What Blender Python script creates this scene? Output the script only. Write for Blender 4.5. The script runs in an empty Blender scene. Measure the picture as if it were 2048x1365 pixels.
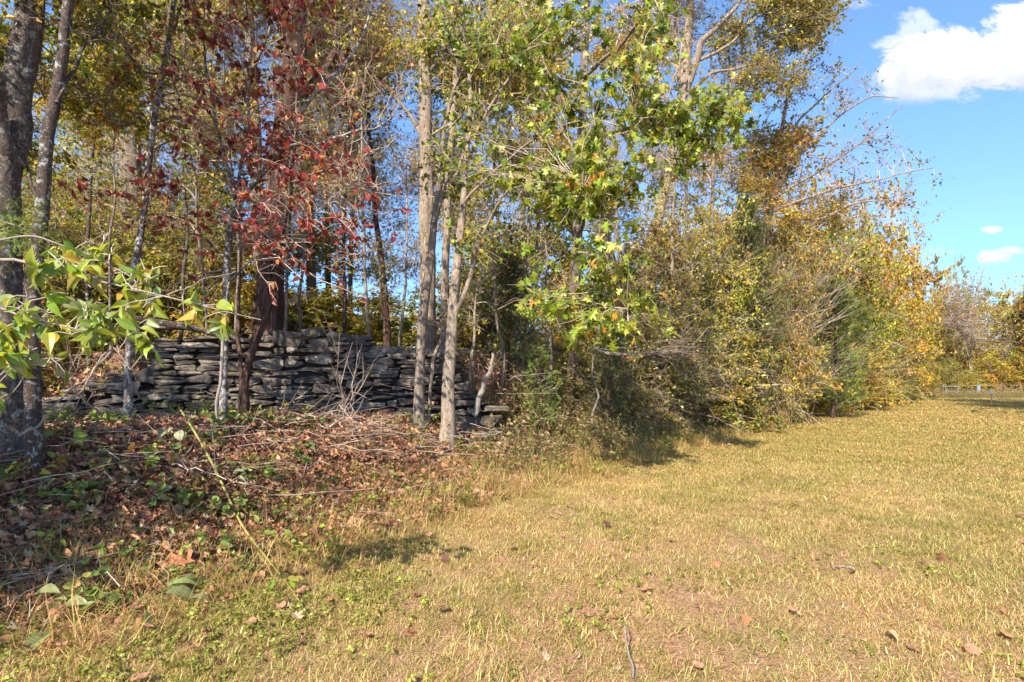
import bpy, math, random
import numpy as np
from mathutils import Vector, Matrix

SC = bpy.context.scene
COL = SC.collection
R = math.radians

# ------------------------------------------------------------------ camera, sky, sun, exposure
F, HOR, EYE = 1138.0, 740.0, 1.5
cam_data = bpy.data.cameras.new("camera")
cam = bpy.data.objects.new("camera", cam_data)
COL.objects.link(cam)
cam.location = (0, 0, EYE)
cam.rotation_euler = (R(90), 0, 0)
cam_data.sensor_width = 36.0
cam_data.lens = 36.0 * F / 2048
cam_data.shift_y = (HOR - 682.5) / 2048
cam_data.clip_start = 0.05
cam_data.clip_end = 3000
SC.camera = cam

SUN_EL = R(38)
SUN_TO = Vector((0.42, 0.91, 0)).normalized()          # the way the light travels on the ground
SUN_STRENGTH = 5.0
SKY_STRENGTH = 0.14
EXPOSURE = 1.15

world = bpy.data.worlds.new("World")
SC.world = world
world.use_nodes = True
SC.view_settings.view_transform = 'Standard'
SC.view_settings.look = 'None'
SC.view_settings.exposure = EXPOSURE
SC.view_settings.gamma = 1
SC.view_settings.use_curve_mapping = False
SC.cycles.max_bounces = 6
SC.cycles.transparent_max_bounces = 4


class NT:
    """tiny helper to write node trees"""
    def __init__(s, tree):
        s.t = tree
        s.t.nodes.clear()

    def n(s, typ, _attrs=None, **ins):
        nd = s.t.nodes.new(typ)
        for k, v in (_attrs or {}).items():
            setattr(nd, k, v)
        for k, v in ins.items():
            key = int(k[1:]) if k[0] == '_' and k[1:].isdigit() else k.replace('_', ' ')
            sock = nd.inputs[key]
            if isinstance(v, bpy.types.NodeSocket):
                s.t.links.new(v, sock)
            else:
                sock.default_value = v
        return nd

    def m(s, op, a, b=None, c=None, clamp=False):
        nd = s.t.nodes.new('ShaderNodeMath')
        nd.operation = op
        nd.use_clamp = clamp
        for i, v in enumerate((a, b, c)):
            if v is None:
                continue
            if isinstance(v, bpy.types.NodeSocket):
                s.t.links.new(v, nd.inputs[i])
            else:
                nd.inputs[i].default_value = v
        return nd.outputs[0]

    def smooth(s, v, a, b):
        nd = s.n('ShaderNodeMapRange', {'interpolation_type': 'SMOOTHSTEP'}, Value=v, From_Min=a, From_Max=b)
        return nd.outputs[0]

    def mix(s, f, a, b, mode='MIX'):
        nd = s.t.nodes.new('ShaderNodeMix')
        nd.data_type = 'RGBA'
        nd.blend_type = mode
        for i, v in ((0, f), (6, a), (7, b)):
            if isinstance(v, bpy.types.NodeSocket):
                s.t.links.new(v, nd.inputs[i])
            else:
                nd.inputs[i].default_value = v if i == 0 else (*v, 1) if len(v) == 3 else v
        return nd.outputs[2]

    def noise(s, vec, scale, detail=4, rough=0.55, dist=0.0):
        return s.n('ShaderNodeTexNoise', None, Vector=vec, Scale=scale, Detail=detail, Roughness=rough, Distortion=dist).outputs[0]


def build_world():
    w = NT(world.node_tree)
    sky = w.n('ShaderNodeTexSky')
    sky.sky_type = 'NISHITA'
    sky.sun_disc = False
    sky.sun_elevation = SUN_EL
    sky.sun_rotation = math.atan2(-SUN_TO.x, -SUN_TO.y) % (2 * math.pi)
    sky.altitude = 200
    sky.air_density = 1.0
    sky.dust_density = 0.6
    sky.ozone_density = 2.5
    tc0 = w.n('ShaderNodeTexCoord')
    s0 = w.n('ShaderNodeSeparateXYZ', None, Vector=tc0.outputs['Generated'])
    zl = w.m('ADD', w.m('MULTIPLY', w.m('ABSOLUTE', s0.outputs[2]), 0.85), 0.13)
    w.t.links.new(w.n('ShaderNodeCombineXYZ', None, X=s0.outputs[0], Y=s0.outputs[1], Z=zl).outputs[0], sky.inputs['Vector'])
    tint = w.mix(1.0, sky.outputs[0], (0.80, 0.97, 1.10), 'MULTIPLY')
    bg_sky = w.n('ShaderNodeBackground', None, Color=tint, Strength=SKY_STRENGTH)
    tc = w.n('ShaderNodeTexCoord')
    sep = w.n('ShaderNodeSeparateXYZ', None, Vector=tc.outputs['Generated'])
    x, y, z = sep.outputs
    yy = w.m('MAXIMUM', y, 0.05)
    a = w.m('DIVIDE', x, yy)
    e = w.m('DIVIDE', z, yy)
    vec = w.n('ShaderNodeCombineXYZ', None, X=a, Y=w.m('MULTIPLY', e, 1.5), Z=0.3).outputs[0]
    n1 = w.noise(vec, 6.5, 10, 0.70, 0.35)
    n2 = w.noise(vec, 2.6, 3, 0.5)
    wob = w.m('MULTIPLY', w.m('SUBTRACT', n1, 0.5), 2.6)

    def blob(u, v, ru, rv):
        du = w.m('DIVIDE', w.m('SUBTRACT', a, (u - 1024) / F), ru / F)
        dv = w.m('DIVIDE', w.m('SUBTRACT', e, (HOR - v) / F), rv / F)
        return w.m('SUBTRACT', 1.0, w.m('ADD', w.m('POWER', w.m('ABSOLUTE', du), 2.0), w.m('POWER', w.m('ABSOLUTE', dv), 2.0)))

    def union(lst):
        acc = lst[0]
        for q in lst[1:]:
            acc = w.m('SMOOTH_MAX', acc, q, 0.35)
        return acc
    main = union([blob(1835, 150, 95, 66), blob(1880, 118, 85, 62), blob(1960, 105, 110, 72), blob(2060, 95, 120, 92),
                  blob(2200, 60, 170, 120), blob(2380, 90, 160, 90), blob(1905, 165, 150, 44), blob(2120, 150, 190, 50)])
    flat = w.smooth(w.m('ADD', e, w.m('MULTIPLY', wob, 0.012)), (HOR - 214) / F, (HOR - 182) / F)
    dens = w.m('ADD', main, w.m('MULTIPLY', wob, 1.7))
    m_main = w.m('MULTIPLY', w.smooth(dens, -0.08, 0.55), flat)
    wisps = union([blob(1830, 52, 62, 34), blob(1775, 85, 40, 22), blob(1720, 5, 60, 16), blob(1775, 440, 40, 22), blob(1790, 460, 30, 12)])
    m_w = w.m('MULTIPLY', w.smooth(w.m('ADD', wisps, w.m('MULTIPLY', wob, 3.0)), 0.15, 1.3), 0.55)
    small = union([blob(1868, 500, 48, 11), blob(1900, 503, 30, 8), blob(1990, 515, 36, 13), blob(2030, 500, 34, 8), blob(1985, 459, 18, 6),
                   blob(1700, 560, 60, 18), blob(2120, 540, 60, 16), blob(2260, 470, 80, 18), blob(-300, 300, 200, 60)])
    m_s = w.m('MULTIPLY', w.smooth(w.m('ADD', small, w.m('MULTIPLY', wob, 4.5)), 0.1, 1.5), 0.75)
    front = w.m('GREATER_THAN', y, 0.06)
    mask = w.m('MULTIPLY', w.m('MAXIMUM', w.m('MAXIMUM', m_main, m_w), m_s), front)
    # brightness: the cloud is white above and grey along its base
    lit = w.m('ADD', w.m('DIVIDE', w.m('SUBTRACT', e, (HOR - 205) / F), 165 / F), w.m('MULTIPLY', w.m('SUBTRACT', n2, 0.5), 2.4))
    lit = w.m('SUBTRACT', lit, w.m('MULTIPLY', w.m('SUBTRACT', a, 0.75), 0.9))
    lit = w.smooth(w.m('ADD', lit, w.m('MULTIPLY', wob, 0.5)), -0.15, 0.75)
    is_small = w.m('LESS_THAN', e, 0.36)
    lit = w.m('MAXIMUM', lit, w.m('MULTIPLY', is_small, 0.75))
    ccol = w.mix(lit, (0.29, 0.335, 0.40), (0.58, 0.575, 0.57))
    bg_c = w.n('ShaderNodeBackground', None, Color=ccol, Strength=1.0)
    mx = w.n('ShaderNodeMixShader', None, _0=mask, _1=bg_sky.outputs[0], _2=bg_c.outputs[0])
    w.n('ShaderNodeOutputWorld', None, Surface=mx.outputs[0])


build_world()

sun_d = bpy.data.lights.new("sun", 'SUN')
sun_d.energy = SUN_STRENGTH
sun_d.angle = R(0.53)
sun_d.color = (1.0, 0.92, 0.79)
sun = bpy.data.objects.new("sun", sun_d)
COL.objects.link(sun)
sdir = Vector((SUN_TO.x * math.cos(SUN_EL), SUN_TO.y * math.cos(SUN_EL), -math.sin(SUN_EL)))
sun.rotation_euler = sdir.to_track_quat('-Z', 'Y').to_euler()
sun.location = (-20, -20, 30)


# ------------------------------------------------------------------ small helpers
def sstep(a, b, x):
    t = np.clip((x - a) / (b - a), 0, 1)
    return t * t * (3 - 2 * t)


def tag(o, label=None, cat=None, group=None, kind=None):
    if label: o['label'] = label
    if cat: o['category'] = cat
    if group: o['group'] = group
    if kind: o['kind'] = kind
    return o


def empty(name, loc, label, cat, group=None):
    o = bpy.data.objects.new(name, None)
    COL.objects.link(o)
    o.location = loc
    o.empty_display_size = 0.2
    return tag(o, label, cat, group)


def at(u, v, Y):
    return np.array([(u - 1024) / F * Y, Y, EYE + (HOR - v) / F * Y])


class Geo:
    """collects vertices, faces and vertex colours; builds ONE mesh"""
    def __init__(s):
        s.v, s.c, s.idx, s.cnt, s.n, s.smooth = [], [], [], [], 0, []

    def add(s, verts, faces, col=None, smooth=False):
        verts = np.asarray(verts, float).reshape(-1, 3)
        faces = np.asarray(faces, int)
        s.v.append(verts)
        if col is None:
            col = np.full((len(verts), 3), 0.5)
        col = np.asarray(col, float)
        if col.ndim == 1:
            col = np.tile(col, (len(verts), 1))
        s.c.append(col)
        s.idx.append((faces + s.n).reshape(-1))
        s.cnt.append(np.full(len(faces), faces.shape[1]))
        s.smooth.append(np.full(len(faces), smooth))
        s.n += len(verts)

    def mesh(s, name, mat, base=(0, 0, 0)):
        V = np.concatenate(s.v) - np.asarray(base, float)
        C = np.concatenate(s.c)
        I = np.concatenate(s.idx)
        K = np.concatenate(s.cnt)
        me = bpy.data.meshes.new(name)
        me.vertices.add(len(V))
        me.vertices.foreach_set('co', V.astype(np.float32).ravel())
        me.loops.add(len(I))
        me.loops.foreach_set('vertex_index', I.astype(np.int32))
        me.polygons.add(len(K))
        me.polygons.foreach_set('loop_start', np.concatenate(([0], np.cumsum(K)[:-1])).astype(np.int32))
        me.polygons.foreach_set('use_smooth', np.concatenate(s.smooth).astype(bool))
        at_ = me.attributes.new('Col', 'FLOAT_COLOR', 'POINT')
        at_.data.foreach_set('color', np.column_stack((C, np.ones(len(C)))).astype(np.float32).ravel())
        me.update(calc_edges=True)
        me.materials.append(mat)
        return me

    def build(s, name, mat, parent=None, base=(0, 0, 0), kind=None):
        o = bpy.data.objects.new(name, s.mesh(name, mat, base))
        COL.objects.link(o)
        if parent is not None:
            o.parent = parent
        else:
            o.location = base
        if kind: o['kind'] = kind
        return o


def norm(a):
    return a / np.maximum(np.linalg.norm(a, axis=-1, keepdims=True), 1e-9)


def tubes(g, P, Rr, k=5, col=None, smooth=True, ridge=None):
    """P (N,n,3) polylines, Rr (N,n) radii -> tubes with a closed tip"""
    P = np.asarray(P, float); Rr = np.asarray(Rr, float)
    if P.ndim == 2: P = P[None]; Rr = Rr[None]
    N, n, _ = P.shape
    T = norm(np.gradient(P, axis=1))
    mean = norm(T.mean(1))
    ref = np.where(np.abs(mean[:, 2:3]) > 0.8, np.array([[1.0, 0.1, 0]]), np.array([[0.05, 0.05, 1.0]]))
    A = norm(np.cross(T, ref[:, None, :]))
    B = np.cross(T, A)
    ang = np.arange(k) / k * 2 * np.pi
    rr = Rr[:, :, None, None] * np.ones((1, 1, k, 1))
    if ridge is not None:
        rr = rr * ridge.reshape(1, n, k, 1)
    V = P[:, :, None, :] + rr * (np.cos(ang)[None, None, :, None] * A[:, :, None, :] + np.sin(ang)[None, None, :, None] * B[:, :, None, :])
    i = np.arange(N)[:, None, None] * n * k
    j = np.arange(n - 1)[None, :, None] * k
    q = np.arange(k)[None, None, :]
    q2 = (q + 1) % k
    Fc = np.stack([i + j + q, i + j + q2, i + j + k + q2, i + j + k + q], -1).reshape(-1, 4)
    if col is None: col = np.array([0.5, 0.5, 0.5])
    g.add(V.reshape(-1, 3), Fc, col, smooth)


def resample(pts, n, rng=None, wig=0.0):
    pts = np.asarray(pts, float)
    seg = np.linalg.norm(np.diff(pts[:, :3], axis=0), axis=1)
    s = np.concatenate(([0], np.cumsum(seg)))
    t = np.linspace(0, s[-1], n)
    # catmull-like smoothing: interpolate with smoothed control values
    out = np.stack([np.interp(t, s, pts[:, c]) for c in range(pts.shape[1])], 1)
    for _ in range(2):
        out[1:-1] = (out[:-2] + 2 * out[1:-1] + out[2:]) / 4
    if wig and rng is not None:
        w = rng.normal(size=(n, 3))
        for _ in range(2):
            w[1:-1] = (w[:-2] + w[1:-1] + w[2:]) / 3
        out[:, :3] += w * wig
    return out


def palette(rng, pal, n):
    cols = np.array([p[:3] for p in pal], float)
    wts = np.array([p[3] if len(p) > 3 else 1 for p in pal], float)
    k = rng.choice(len(cols), n, p=wts / wts.sum())
    c = cols[k] * (1 + rng.normal(0, 0.16, (n, 1))) * (1 + rng.normal(0, 0.07, (n, 3)))
    return np.clip(c, 0.004, 0.9)


# ------------------------------------------------------------------ leaf shapes (length 1 along +Y, normal +Z)
def fan(outline, zc=0.0, curl=0.0):
    """polygon outline split along its midrib; z lifts toward the edge"""
    o = np.array(outline, float)
    n = len(o)
    v = np.column_stack((o[:, 0], o[:, 1], np.abs(o[:, 0]) * zc - curl * o[:, 1] ** 2))
    return v


def mirrored(right, zc, curl):
    """right: half outline (x>0) from base to tip, both ends on the axis; a strip of quads either side of the midrib"""
    r = np.array(right, float)
    n = len(r)
    mid = np.column_stack((np.zeros(n), r[:, 1], -curl * r[:, 1] ** 2))
    rr = np.column_stack((r[:, 0], r[:, 1], np.abs(r[:, 0]) * zc - curl * r[:, 1] ** 2))
    ll = rr * np.array([-1, 1, 1])
    V = np.concatenate((mid, rr, ll))
    Fc = []
    for i in range(n - 1):
        if i == 0:
            Fc += [(0, n + 1, 1), (0, 1, 2 * n + 1)]
        elif i == n - 2:
            Fc += [(i, n + i, i + 1), (i, i + 1, 2 * n + i)]
        else:
            Fc += [(i, n + i, n + i + 1), (i, n + i + 1, i + 1), (i, i + 1, 2 * n + i + 1), (i, 2 * n + i + 1, 2 * n + i)]
    return V, np.array(Fc)


L_SMALL = (np.array([[0, 0, 0], [0.34, 0.42, 0.1], [0, 1, -0.12], [-0.34, 0.42, 0.1]]), np.array([[0, 1, 2], [0, 2, 3]]))
L_OVAL = mirrored([(0, 0), (.24, .2), (.33, .48), (.2, .8), (0, 1.0)], 0.35, 0.3)
L_ELM = mirrored([(0, 0), (.2, .12), (.27, .26), (.31, .38), (.29, .5), (.26, .62), (.19, .74), (.12, .85), (.05, .93), (0, 1.03)], 0.3, 0.22)
L_ROUND = mirrored([(0, 0), (.34, .1), (.45, .34), (.40, .62), (.22, .86), (0, 1.0)], 0.25, 0.25)
L_OAK = mirrored([(0, 0), (.05, .16), (.26, .22), (.11, .33), (.46, .46), (.42, .56), (.13, .54), (.33, .80), (.10, .76), (.03, .86), (0, 1.0)], 0.3, 0.28)
L_BIG = mirrored([(0, 0), (.10, .1), (.2, .25), (.27, .42), (.26, .6), (.18, .8), (.08, .93), (0, 1.0)], 0.5, 0.15)


def dry_leaf(seed, lobed=True):
    rg = np.random.default_rng(seed)
    V, Fc = L_OAK if lobed else L_ROUND
    V = V.copy()
    V[:, 2] += 0.25 * np.sin(V[:, 1] * 5 + rg.uniform(0, 6)) * rg.uniform(.3, 1) + 0.5 * V[:, 0] ** 2 * rg.uniform(-2, 3)
    V[:, 2] += rg.normal(0, 0.03, len(V))
    V[:, 2] -= V[:, 2].min()
    return V, Fc


def cedar_spray(seed):
    rg = np.random.default_rng(seed)
    V, Fc = [], []
    for i in range(7):
        y0 = i * 0.12
        sd = (-1) ** i
        d = np.array([sd * rg.uniform(.5, .9), rg.uniform(.5, .9), rg.normal(0, .35)]); d /= np.linalg.norm(d)
        L = rg.uniform(.3, .5)
        side = np.cross(d, [0, 0, 1.0]) * 0.04
        b = np.array([0, y0, 0])
        k = len(V)
        V += [b - side, b + side, b + d * L]
        Fc.append((k, k + 1, k + 2))
    k = len(V)
    V += [np.array([-.03, 0, 0]), np.array([.03, 0, 0]), np.array([0, 1.1, -.05])]
    Fc.append((k, k + 1, k + 2))
    return np.array(V), np.array(Fc)


def orient(rng, d, up_bias):
    n = rng.normal(size=d.shape) + np.array([-.35, -.75, up_bias])      # leaves turn toward the light
    n = norm(n - (n * d).sum(-1, keepdims=True) * d)
    side = np.cross(d, n)
    return side, n


def leaves(g, rng, pos, d, size, shape, cols, up_bias=0.8):
    N = len(pos)
    if N == 0: return
    d = norm(d)
    side, n = orient(rng, d, up_bias)
    V, Fc = shape
    s = np.asarray(size).reshape(-1, 1, 1) * np.ones((N, 1, 1))
    W = pos[:, None, :] + s * (V[None, :, 0:1] * side[:, None, :] + V[None, :, 1:2] * d[:, None, :] + V[None, :, 2:3] * n[:, None, :])
    FF = Fc[None] + (np.arange(N) * len(V))[:, None, None]
    g.add(W.reshape(-1, 3), FF.reshape(-1, Fc.shape[1]), np.repeat(cols, len(V), 0))


# ------------------------------------------------------------------ materials
def material(name):
    m = bpy.data.materials.new(name)
    m.use_nodes = True
    return m, NT(m.node_tree)


def leaf_material(name, trans=0.35, rough=0.5, patch=None, spec=0.35, vary=0.25, vein=True):
    m, w = material(name)
    a = w.n('ShaderNodeAttribute', {'attribute_name': 'Col'}).outputs[0]
    info = w.n('ShaderNodeObjectInfo').outputs['Random']
    geo = w.n('ShaderNodeNewGeometry')
    n1 = w.noise(geo.outputs['Position'], 35 if vein else 8, 3)
    f = w.m('ADD', 1 - vary, w.m('MULTIPLY', info, vary))
    f = w.m('MULTIPLY', f, w.m('ADD', 0.72, w.m('MULTIPLY', n1, 0.56)))
    c = w.mix(1.0, a, w.n('ShaderNodeCombineXYZ', None, X=f, Y=f, Z=f).outputs[0], 'MULTIPLY')
    c = w.mix(1.0, c, w.n('ShaderNodeObjectInfo').outputs['Color'], 'MULTIPLY')
    if patch:
        (c1, c2, sc) = patch
        pn = w.noise(geo.outputs['Position'], sc, 5, 0.6)
        tintc = w.mix(w.smooth(pn, 0.35, 0.68), c1, c2)
        c = w.mix(1.0, c, tintc, 'MULTIPLY')
    p = w.n('ShaderNodeBsdfPrincipled', None, Base_Color=c, Roughness=rough)
    p.inputs['Specular IOR Level'].default_value = spec
    t = w.n('ShaderNodeBsdfTranslucent', None, Color=w.mix(1.0, c, (1.25, 1.25, 0.7), 'MULTIPLY'))
    mx = w.n('ShaderNodeMixShader', None, _0=trans, _1=p.outputs[0], _2=t.outputs[0])
    w.n('ShaderNodeOutputMaterial', None, Surface=mx.outputs[0])
    return m


def bark_material(name, c1, c2, lichen=None, lich_amt=0.5, scale=9, stretch=0.18, bump=0.6):
    m, w = material(name)
    geo = w.n('ShaderNodeNewGeometry')
    mp = w.n('ShaderNodeMapping', None, Vector=geo.outputs['Position'])
    mp.inputs['Scale'].default_value = (1, 1, stretch)
    n1 = w.noise(mp.outputs[0], scale * 2.2, 6, 0.65, 0.4)
    n2 = w.noise(geo.outputs['Position'], scale * 0.35, 4, 0.6)
    wn = w.n('ShaderNodeTexNoise', None, Vector=mp.outputs[0], Scale=scale * 1.5, Detail=5.0, Roughness=0.7).outputs[1]
    warp = w.n('ShaderNodeVectorMath', {'operation': 'MULTIPLY_ADD'})
    w.t.links.new(wn, warp.inputs[0]); warp.inputs[1].default_value = (.22, .22, .12); w.t.links.new(mp.outputs[0], warp.inputs[2])
    vor = w.n('ShaderNodeTexVoronoi', {'feature': 'DISTANCE_TO_EDGE'}, Vector=warp.outputs[0], Scale=scale * 3.2)
    crack = w.smooth(vor.outputs['Distance'], 0.0, 0.16)
    c = w.mix(w.smooth(n1, 0.32, 0.68), c1, c2)
    c = w.mix(w.m('MULTIPLY', w.m('SUBTRACT', 1, crack), 0.6), c, tuple(x * 0.3 for x in c1))
    c = w.mix(w.smooth(n2, 0.35, 0.75), c, tuple(x * 0.62 for x in c2))
    if lichen:
        n3 = w.noise(geo.outputs['Position'], scale * 1.4, 6, 0.7)
        c = w.mix(w.m('MULTIPLY', w.smooth(n3, 0.62 - lich_amt * 0.3, 0.68 - lich_amt * 0.3), 0.85), c, lichen)
    h = w.m('ADD', w.m('MULTIPLY', n1, 0.6), w.m('MULTIPLY', crack, 0.5))
    b = w.n('ShaderNodeBump', None, Height=h, Strength=bump, Distance=0.03)
    p = w.n('ShaderNodeBsdfPrincipled', None, Base_Color=c, Roughness=0.9, Normal=b.outputs[0])
    p.inputs['Specular IOR Level'].default_value = 0.15
    w.n('ShaderNodeOutputMaterial', None, Surface=p.outputs[0])
    return m


M = {}
M['leaf'] = leaf_material('leaf', 0.43)
M['bigleaf'] = leaf_material('broad_leaf', 0.45, 0.42, spec=0.45)
M['litter'] = leaf_material('dry_litter', 0.12, 0.75, spec=0.15, vary=0.45)
M['cedar'] = leaf_material('cedar_foliage', 0.2, 0.6)
M['grass'] = leaf_material('grass_blade', 0.3, 0.6, patch=((1.10, 1.0, 0.86), (0.84, 0.88, 0.62), 1.0), spec=0.25, vary=0.35, vein=False)
M['weed'] = leaf_material('weed_leaf', 0.35, 0.5, vary=0.4)
M['bark_grey'] = bark_material('grey_bark', (0.17, 0.125, 0.10), (0.36, 0.29, 0.225))
M['bark_pale'] = bark_material('pale_bark', (0.24, 0.17, 0.12), (0.48, 0.38, 0.29), None, 0.3, 9, 0.14)
M['bark_dark'] = bark_material('dark_bark', (0.065, 0.045, 0.038), (0.17, 0.125, 0.10), (0.40, 0.40, 0.37), 0.22, 10, 0.5, 0.7)
M['bark_lichen'] = bark_material('lichen_bark', (0.10, 0.075, 0.06), (0.22, 0.175, 0.145), (0.33, 0.345, 0.27), 0.26, 10, 0.55, 0.8)
M['bark_white'] = bark_material('white_spotted_bark', (0.10, 0.075, 0.065), (0.22, 0.175, 0.15), (0.44, 0.44, 0.42), 0.42, 12, 0.5, 0.5)
M['bark_red'] = bark_material('red_brown_bark', (0.055, 0.03, 0.024), (0.22, 0.125, 0.09), None, 0.2, 9, 0.06, 1.0)
M['bark_dead'] = bark_material('weathered_wood', (0.24, 0.20, 0.165), (0.42, 0.355, 0.295), None, 0, 14, 0.2, 0.4)


def twig_material(name, c1, c2):
    m, w = material(name)
    geo = w.n('ShaderNodeNewGeometry')
    n1 = w.noise(geo.outputs['Position'], 4, 3)
    p = w.n('ShaderNodeBsdfPrincipled', None, Base_Color=w.mix(w.smooth(n1, .35, .65), c1, c2), Roughness=0.8)
    p.inputs['Specular IOR Level'].default_value = 0.2
    w.n('ShaderNodeOutputMaterial', None, Surface=p.outputs[0])
    return m


M['twig'] = twig_material('brown_twig', (0.28, 0.19, 0.145), (0.50, 0.39, 0.30))
M['twig_pale'] = twig_material('pale_twig', (0.30, 0.225, 0.175), (0.50, 0.40, 0.32))
M['twig_dark'] = twig_material('dark_twig', (0.11, 0.08, 0.07), (0.24, 0.18, 0.14))
M['stem_green'] = twig_material('green_stem', (0.20, 0.20, 0.05), (0.34, 0.29, 0.09))


def stone_material():
    m, w = material('fieldstone')
    geo = w.n('ShaderNodeNewGeometry')
    rnd = w.n('ShaderNodeObjectInfo').outputs['Random']
    pos = geo.outputs['Position']
    n1 = w.noise(pos, 9, 8, 0.7)
    n2 = w.noise(pos, 45, 5, 0.7)
    n3 = w.noise(pos, 2.2, 5, 0.65)
    n4 = w.noise(pos, 16, 6, 0.75)
    c = w.mix(w.smooth(rnd, .0, .5), (0.13, 0.105, 0.09), (0.29, 0.225, 0.165))
    c = w.mix(w.smooth(rnd, .55, 1.0), c, (0.46, 0.39, 0.30))
    c = w.mix(w.smooth(n1, 0.42, 0.66), w.mix(0.75, c, (0.035, 0.032, 0.032)), c)
    c = w.mix(w.m('MULTIPLY', w.smooth(n2, 0.35, 0.7), 0.35), c, (0.06, 0.05, 0.045))
    c = w.mix(w.m('MULTIPLY', w.smooth(n4, 0.60, 0.66), 0.5), c, (0.42, 0.41, 0.38))        # lichen
    c = w.mix(w.m('MULTIPLY', w.smooth(n3, 0.54, 0.64), w.smooth(n1, 0.45, 0.6)), c, (0.15, 0.115, 0.03))  # moss
    h = w.m('ADD', w.m('MULTIPLY', n1, 1.0), w.m('MULTIPLY', n2, 0.25))
    b = w.n('ShaderNodeBump', None, Height=h, Strength=0.9, Distance=0.035)
    p = w.n('ShaderNodeBsdfPrincipled', None, Base_Color=c, Roughness=0.92, Normal=b.outputs[0])
    p.inputs['Specular IOR Level'].default_value = 0.2
    w.n('ShaderNodeOutputMaterial', None, Surface=p.outputs[0])
    return m


M['stone'] = stone_material()


def plain(name, col, rough=0.6, metal=0.0):
    m, w = material(name)
    geo = w.n('ShaderNodeNewGeometry')
    n1 = w.noise(geo.outputs['Position'], 11, 4)
    c = w.mix(w.m('MULTIPLY', n1, 0.5), col, tuple(x * 0.6 for x in col))
    p = w.n('ShaderNodeBsdfPrincipled', None, Base_Color=c, Roughness=rough, Metallic=metal)
    w.n('ShaderNodeOutputMaterial', None, Surface=p.outputs[0])
    return m


# ------------------------------------------------------------------ the ground
TOE = np.array([(-14, -9), (-7.5, -.6), (-4.4, 2.1), (-3.1, 2.95), (-2.15, 3.6), (-1.6, 4.6), (-0.6, 6.2), (0.9, 8.2), (2.4, 10.1), (4.5, 12.6),
                (11.8, 22.9), (18, 30.2), (33, 46), (60, 75), (200, 240)], float)


def toe_dist(x, y):
    """signed distance to the toe of the bank; positive on the wooded side"""
    x = np.asarray(x, float); y = np.asarray(y, float)
    best = np.full(x.shape, 1e9); sgn = np.ones(x.shape)
    for a, b in zip(TOE[:-1], TOE[1:]):
        d = b - a
        L2 = (d ** 2).sum()
        t = np.clip(((x - a[0]) * d[0] + (y - a[1]) * d[1]) / L2, 0, 1)
        px, py = a[0] + t * d[0], a[1] + t * d[1]
        dist = np.hypot(x - px, y - py)
        cr = d[0] * (y - a[1]) - d[1] * (x - a[0])
        m = dist < best
        best = np.where(m, dist, best)
        sgn = np.where(m, np.sign(cr), sgn)
    return best * sgn


def wall_y(x):
    return 9.05 + 0.12 * (np.asarray(x) + 1.0)


def fbm(x, y, f, seed=0):
    s = 0
    a = 1.0
    for i in range(5):
        t = seed * 1.7 + i * 2.1
        s = s + a * np.sin(x * f * (1.0 + .13 * i) + t + 1.3 * np.sin(y * f * .7 + t * 2)) * np.cos(y * f * 1.1 + 0.7 * t + 1.1 * np.sin(x * f * .8 - t))
        a *= 0.55
        f *= 1.93
    return s * 0.5


def ground_z(x, y):
    x = np.asarray(x, float); y = np.asarray(y, float)
    z = -0.02 * np.clip(y - 6, 0, 40)
    d = toe_dist(x, y)
    amp = 0.80 - 0.68 * sstep(-0.8, 2.6, x)
    z = z + amp * sstep(0.4, 2.7, d) + 0.04 * sstep(-0.3, 0.8, d)
    wy = wall_y(x)
    soft = sstep(-0.9, 1.6, x) + sstep(-6.2, -8.0, x)
    soft = np.clip(soft, 0, 1)
    stp = sstep(wy + 0.22 - 0.8 * soft, wy + 0.42 + 4.0 * soft, y)
    z = z + (0.98 - 0.9 * sstep(-.3, 4.5, x)) * stp
    z = z + 0.04 * sstep(0.3, 2, d) * fbm(x, y, 2.2, 1) + 0.018 * fbm(x, y, 1.1, 2) + 0.008 * fbm(x, y, 6.0, 3)
    far = sstep(45, 55, y)
    z = z + 0.5 * sstep(200, 500, np.hypot(x, y)) * 4
    return z


def gz(x, y):
    return float(ground_z(np.array([x]), np.array([y]))[0])


def gp(u, Y):
    x = (u - 1024) / F * Y
    return np.array([x, Y, gz(x, Y)])


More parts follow.
